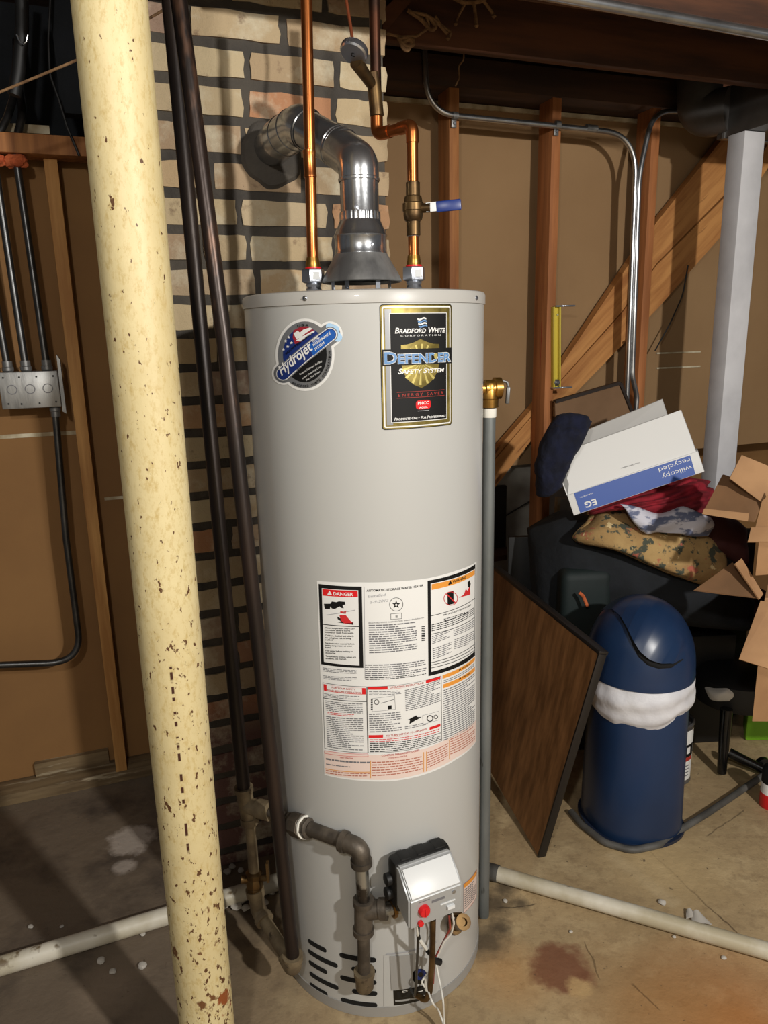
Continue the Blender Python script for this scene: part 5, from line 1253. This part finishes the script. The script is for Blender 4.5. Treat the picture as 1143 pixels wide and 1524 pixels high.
tag(lump('print_cloth', [[(926, 753, 2.215), (960, 758, 2.215), (990, 766, 2.215), (1025, 756, 2.215), (1060, 772, 2.22)],
     [(938, 768, 2.20), (965, 772, 2.20), (995, 780, 2.20), (1030, 774, 2.20), (1066, 784, 2.21)],
     [(950, 782, 2.20), (968, 784, 2.20), (990, 790, 2.20), (1030, 790, 2.20), (1064, 792, 2.21)],
     [(958, 794, 2.205), (966, 797, 2.205), (985, 792, 2.205), (1025, 799, 2.20), (1056, 800, 2.21)]], .035, 'print_cloth', .006, 14, seed=2, folds=.005, fold_dir=(2, 1)), 'white cloth with grey blue print lying on the floral cloth', 'cloth')
tag(lump('dark_garment', [[(1040, 770, 2.30), (1064, 762, 2.30), (1090, 772, 2.30), (1116, 790, 2.30)],
     [(1046, 800, 2.27), (1072, 790, 2.26), (1100, 800, 2.26), (1120, 812, 2.27)],
     [(1056, 830, 2.27), (1080, 830, 2.26), (1100, 840, 2.26), (1120, 846, 2.27)]], .08, 'maroon', .01, 12, seed=6), 'dark maroon garment between the printed cloth and the cardboard flaps', 'garment')
tag(lump('navy_garment', [[(832, 622, 2.31), (858, 616, 2.31), (884, 630, 2.33)],
     [(814, 650, 2.28), (846, 646, 2.26), (876, 652, 2.28)],
     [(804, 678, 2.27), (834, 676, 2.25), (862, 676, 2.27)],
     [(800, 708, 2.27), (824, 704, 2.25), (848, 702, 2.27)],
     [(804, 740, 2.29), (820, 742, 2.28), (838, 730, 2.29)]], .07, 'navy_cloth', .016, 22, nu=34, nv=34, seed=3), 'navy garment hanging over the left corner of the white carton', 'garment')
# picture back
b = B('picture_back'); q = [PD(828, 656, 2.41), PD(940, 614, 2.41), PD(922, 570, 2.41), PD(826, 598, 2.41)]; b.prism(q, MM*.006)
fr = thing('framed_board', 'brown backing board with dark frame tilted behind the white carton', 'frame', PD(880, 640, 2.41)); ob = None
b2 = b; 
b2.build('backing', fr)
for i, (A, Bq) in enumerate(((q[2], q[3]), (q[1], q[2]))):
    b = B('frame_dark'); d_ = (Bq-A).normalized(); s_ = d_.cross(MM).normalized()*.012; b.obox(A - MM*.008 - s_*.5, Bq-A, MM*.02, s_); b.build('frame_bar', fr)

# ---------------------------------------------------------------- white carton
Yc = 2.30
k0, k1, k2, k3 = PY(852, 668, Yc+.06), PY(1012, 610.5, Yc+.06), PY(1035, 673.5, Yc), PY(845, 737, Yc)
ca = thing('paper_carton', 'white copy paper carton with a blue lettered band, tipped on the clothes', 'carton', k3)
bk = V((.068, .165, -.018))
b = B('carton_white'); th_ = (k1-k0).cross(k3-k0).normalized()
if th_.y > 0: th_ = -th_
mid = PY(837, 715.6, Yc+.015)
b.prism([k0, k1, k2, k3, mid], -th_*.004); b.build('front_panel', ca)
m0, m1, m2, m3 = PY(867, 643, Yc+.20), PY(985, 594.6, Yc+.20), PY(993, 614, Yc+.17), PY(857, 664, Yc+.17)
off = m0 - k0
b = B('carton_grey'); e1v = (k1-k0); b.prism([m0, m1, PY(1000, 640, Yc+.15), PY(858, 690, Yc+.15)], V((.003, .004, .002))); 
b.build('back_panel', ca)
b = B('carton_white'); b.prism([k1, k2, k2 + bk, k1 + bk], V((.003, 0, 0))); b.build('side_panel', ca)
b = B('carton_white'); b.prism([k0, mid, k3, k3 + bk, k0 + bk], V((-.003, 0, 0))); b.build('side_panel', ca)
l0, l1, l2, l3 = PY(844, 737, Yc-.006), PY(1042, 673, Yc-.006), PY(1048.6, 702, Yc-.02), PY(854, 767.5, Yc-.02)
b = B('carton_white'); nl = (l1-l0).cross(l3-l0).normalized(); nl = nl if nl.y < 0 else -nl
b.obox(l3, l2-l3, (bk*1.02), l0-l3, 'carton_white', bev=.002)
lid = b.build('lid', ca)
qd = lambda x, y: (lambda r: CAM + r*((l0-CAM).dot(nl)/r.dot(nl)))(ray(x, y)) + nl*.0008
b = B('carton_blue'); b.prism([qd(854, 734), qd(1027, 677.5), qd(1035, 706), qd(863.5, 763.5)], nl*.0006); b.build('blue_band', lid)
ux = (qd(1030, 690) - qd(858, 750)).normalized(); uy = nl.cross(ux); uy = uy if uy.z > 0 else -uy
b = B()
def bandtext(body, right, left, h, bold=False, m='carton_white'):     # upside-down lettering: starts at its right end
    o = qd(*right) + nl*.0008; w_ = (qd(*left) - qd(*right)).length
    flat_text(b, body, o, -ux, -uy, w_, h, m, V((0, 0, 0)), bold)
bandtext('willcopy', (1028.5, 692), (983.5, 706.5), .0150); bandtext('recycled', (1025.5, 681), (979, 696), .0150)
bandtext('EG', (886, 742), (869, 748), .019, True)
bandtext('PAPER', (882, 733), (862, 739), .0035)
lt_ = b.build('lettering', lid, recalc=False)
fn_ = (k1-k0).cross(k3-k0).normalized(); fn_ = fn_ if fn_.y < 0 else -fn_
qf = lambda x, y: (lambda r: CAM + r*((k3-CAM).dot(fn_)/r.dot(fn_)))(ray(x, y)) + fn_*.0012
s0_, s1_ = qf(952, 688), qf(924, 696.5)
b = B(); flat_text(b, 'recycled paper', s0_, (s1_-s0_).normalized(), -fn_.cross((s1_-s0_).normalized()) if fn_.cross((s1_-s0_).normalized()).z > 0 else fn_.cross((s1_-s0_).normalized()), (s1_-s0_).length, .004, 'ink_grey', V((0, 0, 0))); b.build('small_print', ca, recalc=False)

# ---------------------------------------------------------------- cardboard boxes at the right edge
Yb_ = 1.93
def card(q, Ys, thick=.004, m='cardboard', name='flap', par=None):
    b = B(m); P_ = [PY(x, y, Y) for (x, y), Y in zip(q, Ys)]
    n = (P_[1]-P_[0]).cross(P_[2]-P_[0]).normalized(); n = n if n.y > 0 else -n
    b.prism(P_, n*thick); return b.build(name, par)
u_ = thing('cardboard_box', 'upper open cardboard box with splayed flaps at the right edge', 'box', PY(1150, 857, Yb_), 'cardboard boxes')
c_ = PY(1124, 857, Yb_); zt_ = PY(1124, 752, Yb_).z
b = B('cardboard'); b.obox(c_, V((.36, .05, 0)), V((.15, .28, 0)), V((0, 0, zt_-c_.z)), bev=.002); b.build('body', u_)
card([(1104, 677), (1150, 696), (1150, 760), (1134, 748), (1086, 712)], [1.98, 1.96, 1.92, 1.92, 1.98], par=u_)
card([(1075, 707), (1090, 712), (1133, 746), (1122, 777), (1045, 765)], [2.06, 2.02, 1.93, 1.90, 1.96], m='cardboard_dark', par=u_)
card([(1048, 757), (1115, 764), (1113, 776), (1045, 765)], [1.955, 1.90, 1.895, 1.95], .003, name='lit_strip', par=u_)  # light along the dark flap's lower side, painted as a paler strip
card([(1134, 746), (1150, 730), (1150, 790), (1124, 786)], [1.915, 1.90, 1.90, 1.915], name='flap', par=u_)
card([(1118, 785), (1150, 785), (1150, 806), (1113, 806)], [1.91, 1.90, 1.87, 1.88], par=u_)
lo_b = thing('cardboard_box', 'lower cardboard box with torn open flaps at the right edge', 'box', PY(1150, 1080, Yb_), 'cardboard boxes')
c_ = PY(1119, 1074, Yb_); zt_ = PY(1122, 890, Yb_).z
b = B('cardboard'); b.obox(c_, V((.36, -.02, 0)), V((.36, .62, 0)), V((0, 0, zt_-c_.z)), bev=.002); b.build('body', lo_b)
card([(1090, 837), (1132, 890), (1080, 884), (1033, 878)], [2.02, 1.93, 1.91, 1.96], m='cardboard_dark', par=lo_b)
card([(1094, 839), (1104, 831), (1136, 884), (1130, 892)], [1.96, 1.98, 1.925, 1.915], par=lo_b)
card([(1132, 894), (1150, 897), (1150, 997), (1100, 981)], [1.92, 1.91, 1.80, 1.82], par=lo_b)
# things on the floor under them
cn = thing('paint_can', 'metal paint can with a printed label just right of the blue bin', 'can', PZ(1015, 1165, 0))
pc = PZ(1008, 1172, 0) + V((0, .075, 0))
b = B('can_metal'); b.lathe(pc, ZZ, [(.066, 0), (.069, .002), (.067, .006), (.066, .01), (.066, .205), (.069, .209), (.069, .213), (.064, .216), (.060, .211), (0, .211)], seg=48, caps=False); b.build('body', cn)
b = B('carton_white'); b.lathe(pc, ZZ, [(.0664, .014), (.0664, .195)], seg=64, caps=False); lb = b.build('label', cn)
def cw(x, y):
    r = ray(x, y); ox, oy = -pc.x, -pc.y; a = r.x**2+r.y**2; bb = 2*(ox*r.x+oy*r.y); cc_ = ox*ox+oy*oy-.0668**2; D_ = max(0, bb*bb-4*a*cc_); p = CAM + r*((-bb-math.sqrt(D_))/(2*a)); return p
b = B()
def canrect(px, y0, py, y1, m): b.grid(lambda i, j: (lambda a: V((pc.x + .0668*math.sin(a), pc.y - .0668*math.cos(a), y0 + (y1-y0)*j)))(px + (py-px)*i), 8, 2, m)
canrect(-.7, .10, 1.0, .145, 'ink'); canrect(-.7, .085, .9, .10, 'brick_red'); canrect(.1, .115, .35, .135, 'carton_white'); canrect(.45, .112, .7, .135, 'carton_white')
for z_ in (.03, .042, .054, .066): canrect(-.2, z_, .7, z_+.004, 'ink_grey')
b.build('print', lb)
st = thing('black_stool', 'black stool with glossy leg and foot under the cardboard box', 'stool', PZ(1075, 1150, 0))
sc = PZ(1085, 1150, 0); b = B('black'); cse = V((sc.x + .06, sc.y + .13, 0))
b.lathe(cse + ZZ*.20, ZZ, [(.10, 0), (.135, .015), (.140, .05), (.132, .10), (.10, .125), (0, .13)], seg=44); b.build('seat', st)
b = B('black_gloss'); p = PY(1078, 1068, sc.y); b.tube([V((p.x+.005, sc.y, .24)), PZ(1074, 1150, .012)], [.020, .015], seg=16); b.build('leg', st)
b = B('black_gloss'); b.tube([PZ(1085, 1120, .06), PZ(1138, 1146, .03)], [.018, .014], seg=14); b.build('foot', st)
b = B('black_gloss'); b.lathe(PZ(1136, 1138, .03) + V((0, -.012, 0)), V((0, 1, 0)), [(.012, 0), (.026, .003), (.026, .02), (.012, .024)], seg=20); b.build('caster', st)
tag(lump('crumpled_rag', [[(1060, 1020, 2.33), (1085, 1010, 2.33), (1120, 1015, 2.33)], [(1058, 1034, 2.28), (1085, 1030, 2.26), (1122, 1030, 2.28)], [(1062, 1048, 2.28), (1085, 1050, 2.27), (1118, 1058, 2.29)]], .08, 'rag', .012, 20, seed=5), 'crumpled white rag above the black stool', 'rag')
b = B('lime'); q = PZ(1108, 1104, 0); b.obox(q, V((.30, 0, 0)), V((.05, .12, 0)), V((0, 0, c_.z - .001)), bev=.012); tag(b.build('green_container'), 'bright lime green container behind the lower cardboard box', 'container')
rc = thing('spray_can', 'red and white can cut off by the right edge near the floor', 'can', PZ(1148, 1208, 0))
b = B('red'); p = PZ(1146, 1208, 0) + V((.015, .03, 0)); b.lathe(p, ZZ, [(.030, 0), (.032, .003), (.032, .05)], seg=32, caps=False); b.lathe(p, ZZ, [(.032, .05), (.032, .085)], 'carton_white', 32, caps=False); b.lathe(p, ZZ, [(.032, .085), (.032, .125), (.028, .135), (.02, .14), (0, .14)], 'ink', 32, caps=False); b.build('body', rc)

# ================================================================ LIGHT
def bulb(name, loc, power, col, r=.045):
    l = bpy.data.lights.new(name, 'POINT'); l.energy = power; l.color = col; l.shadow_soft_size = r
    o = bpy.data.objects.new(name, l); COL.objects.link(o); o.location = loc
bulb('ceiling_bulb', (-.22, -.40, 2.12), 50, (1, .965, .91))
bulb('ceiling_bulb', (1.50, -.65, 2.12), 255, (1, .965, .91))
w = bpy.data.worlds.new('world'); S.world = w; w.use_nodes = True
bg = w.node_tree.nodes['Background']; bg.inputs['Color'].default_value = (.85, .92, 1, 1); bg.inputs['Strength'].default_value = .085
vs = S.view_settings; vs.view_transform = 'Standard'; vs.look = 'None'; vs.gamma = 1; vs.use_curve_mapping = False; vs.exposure = 0.0
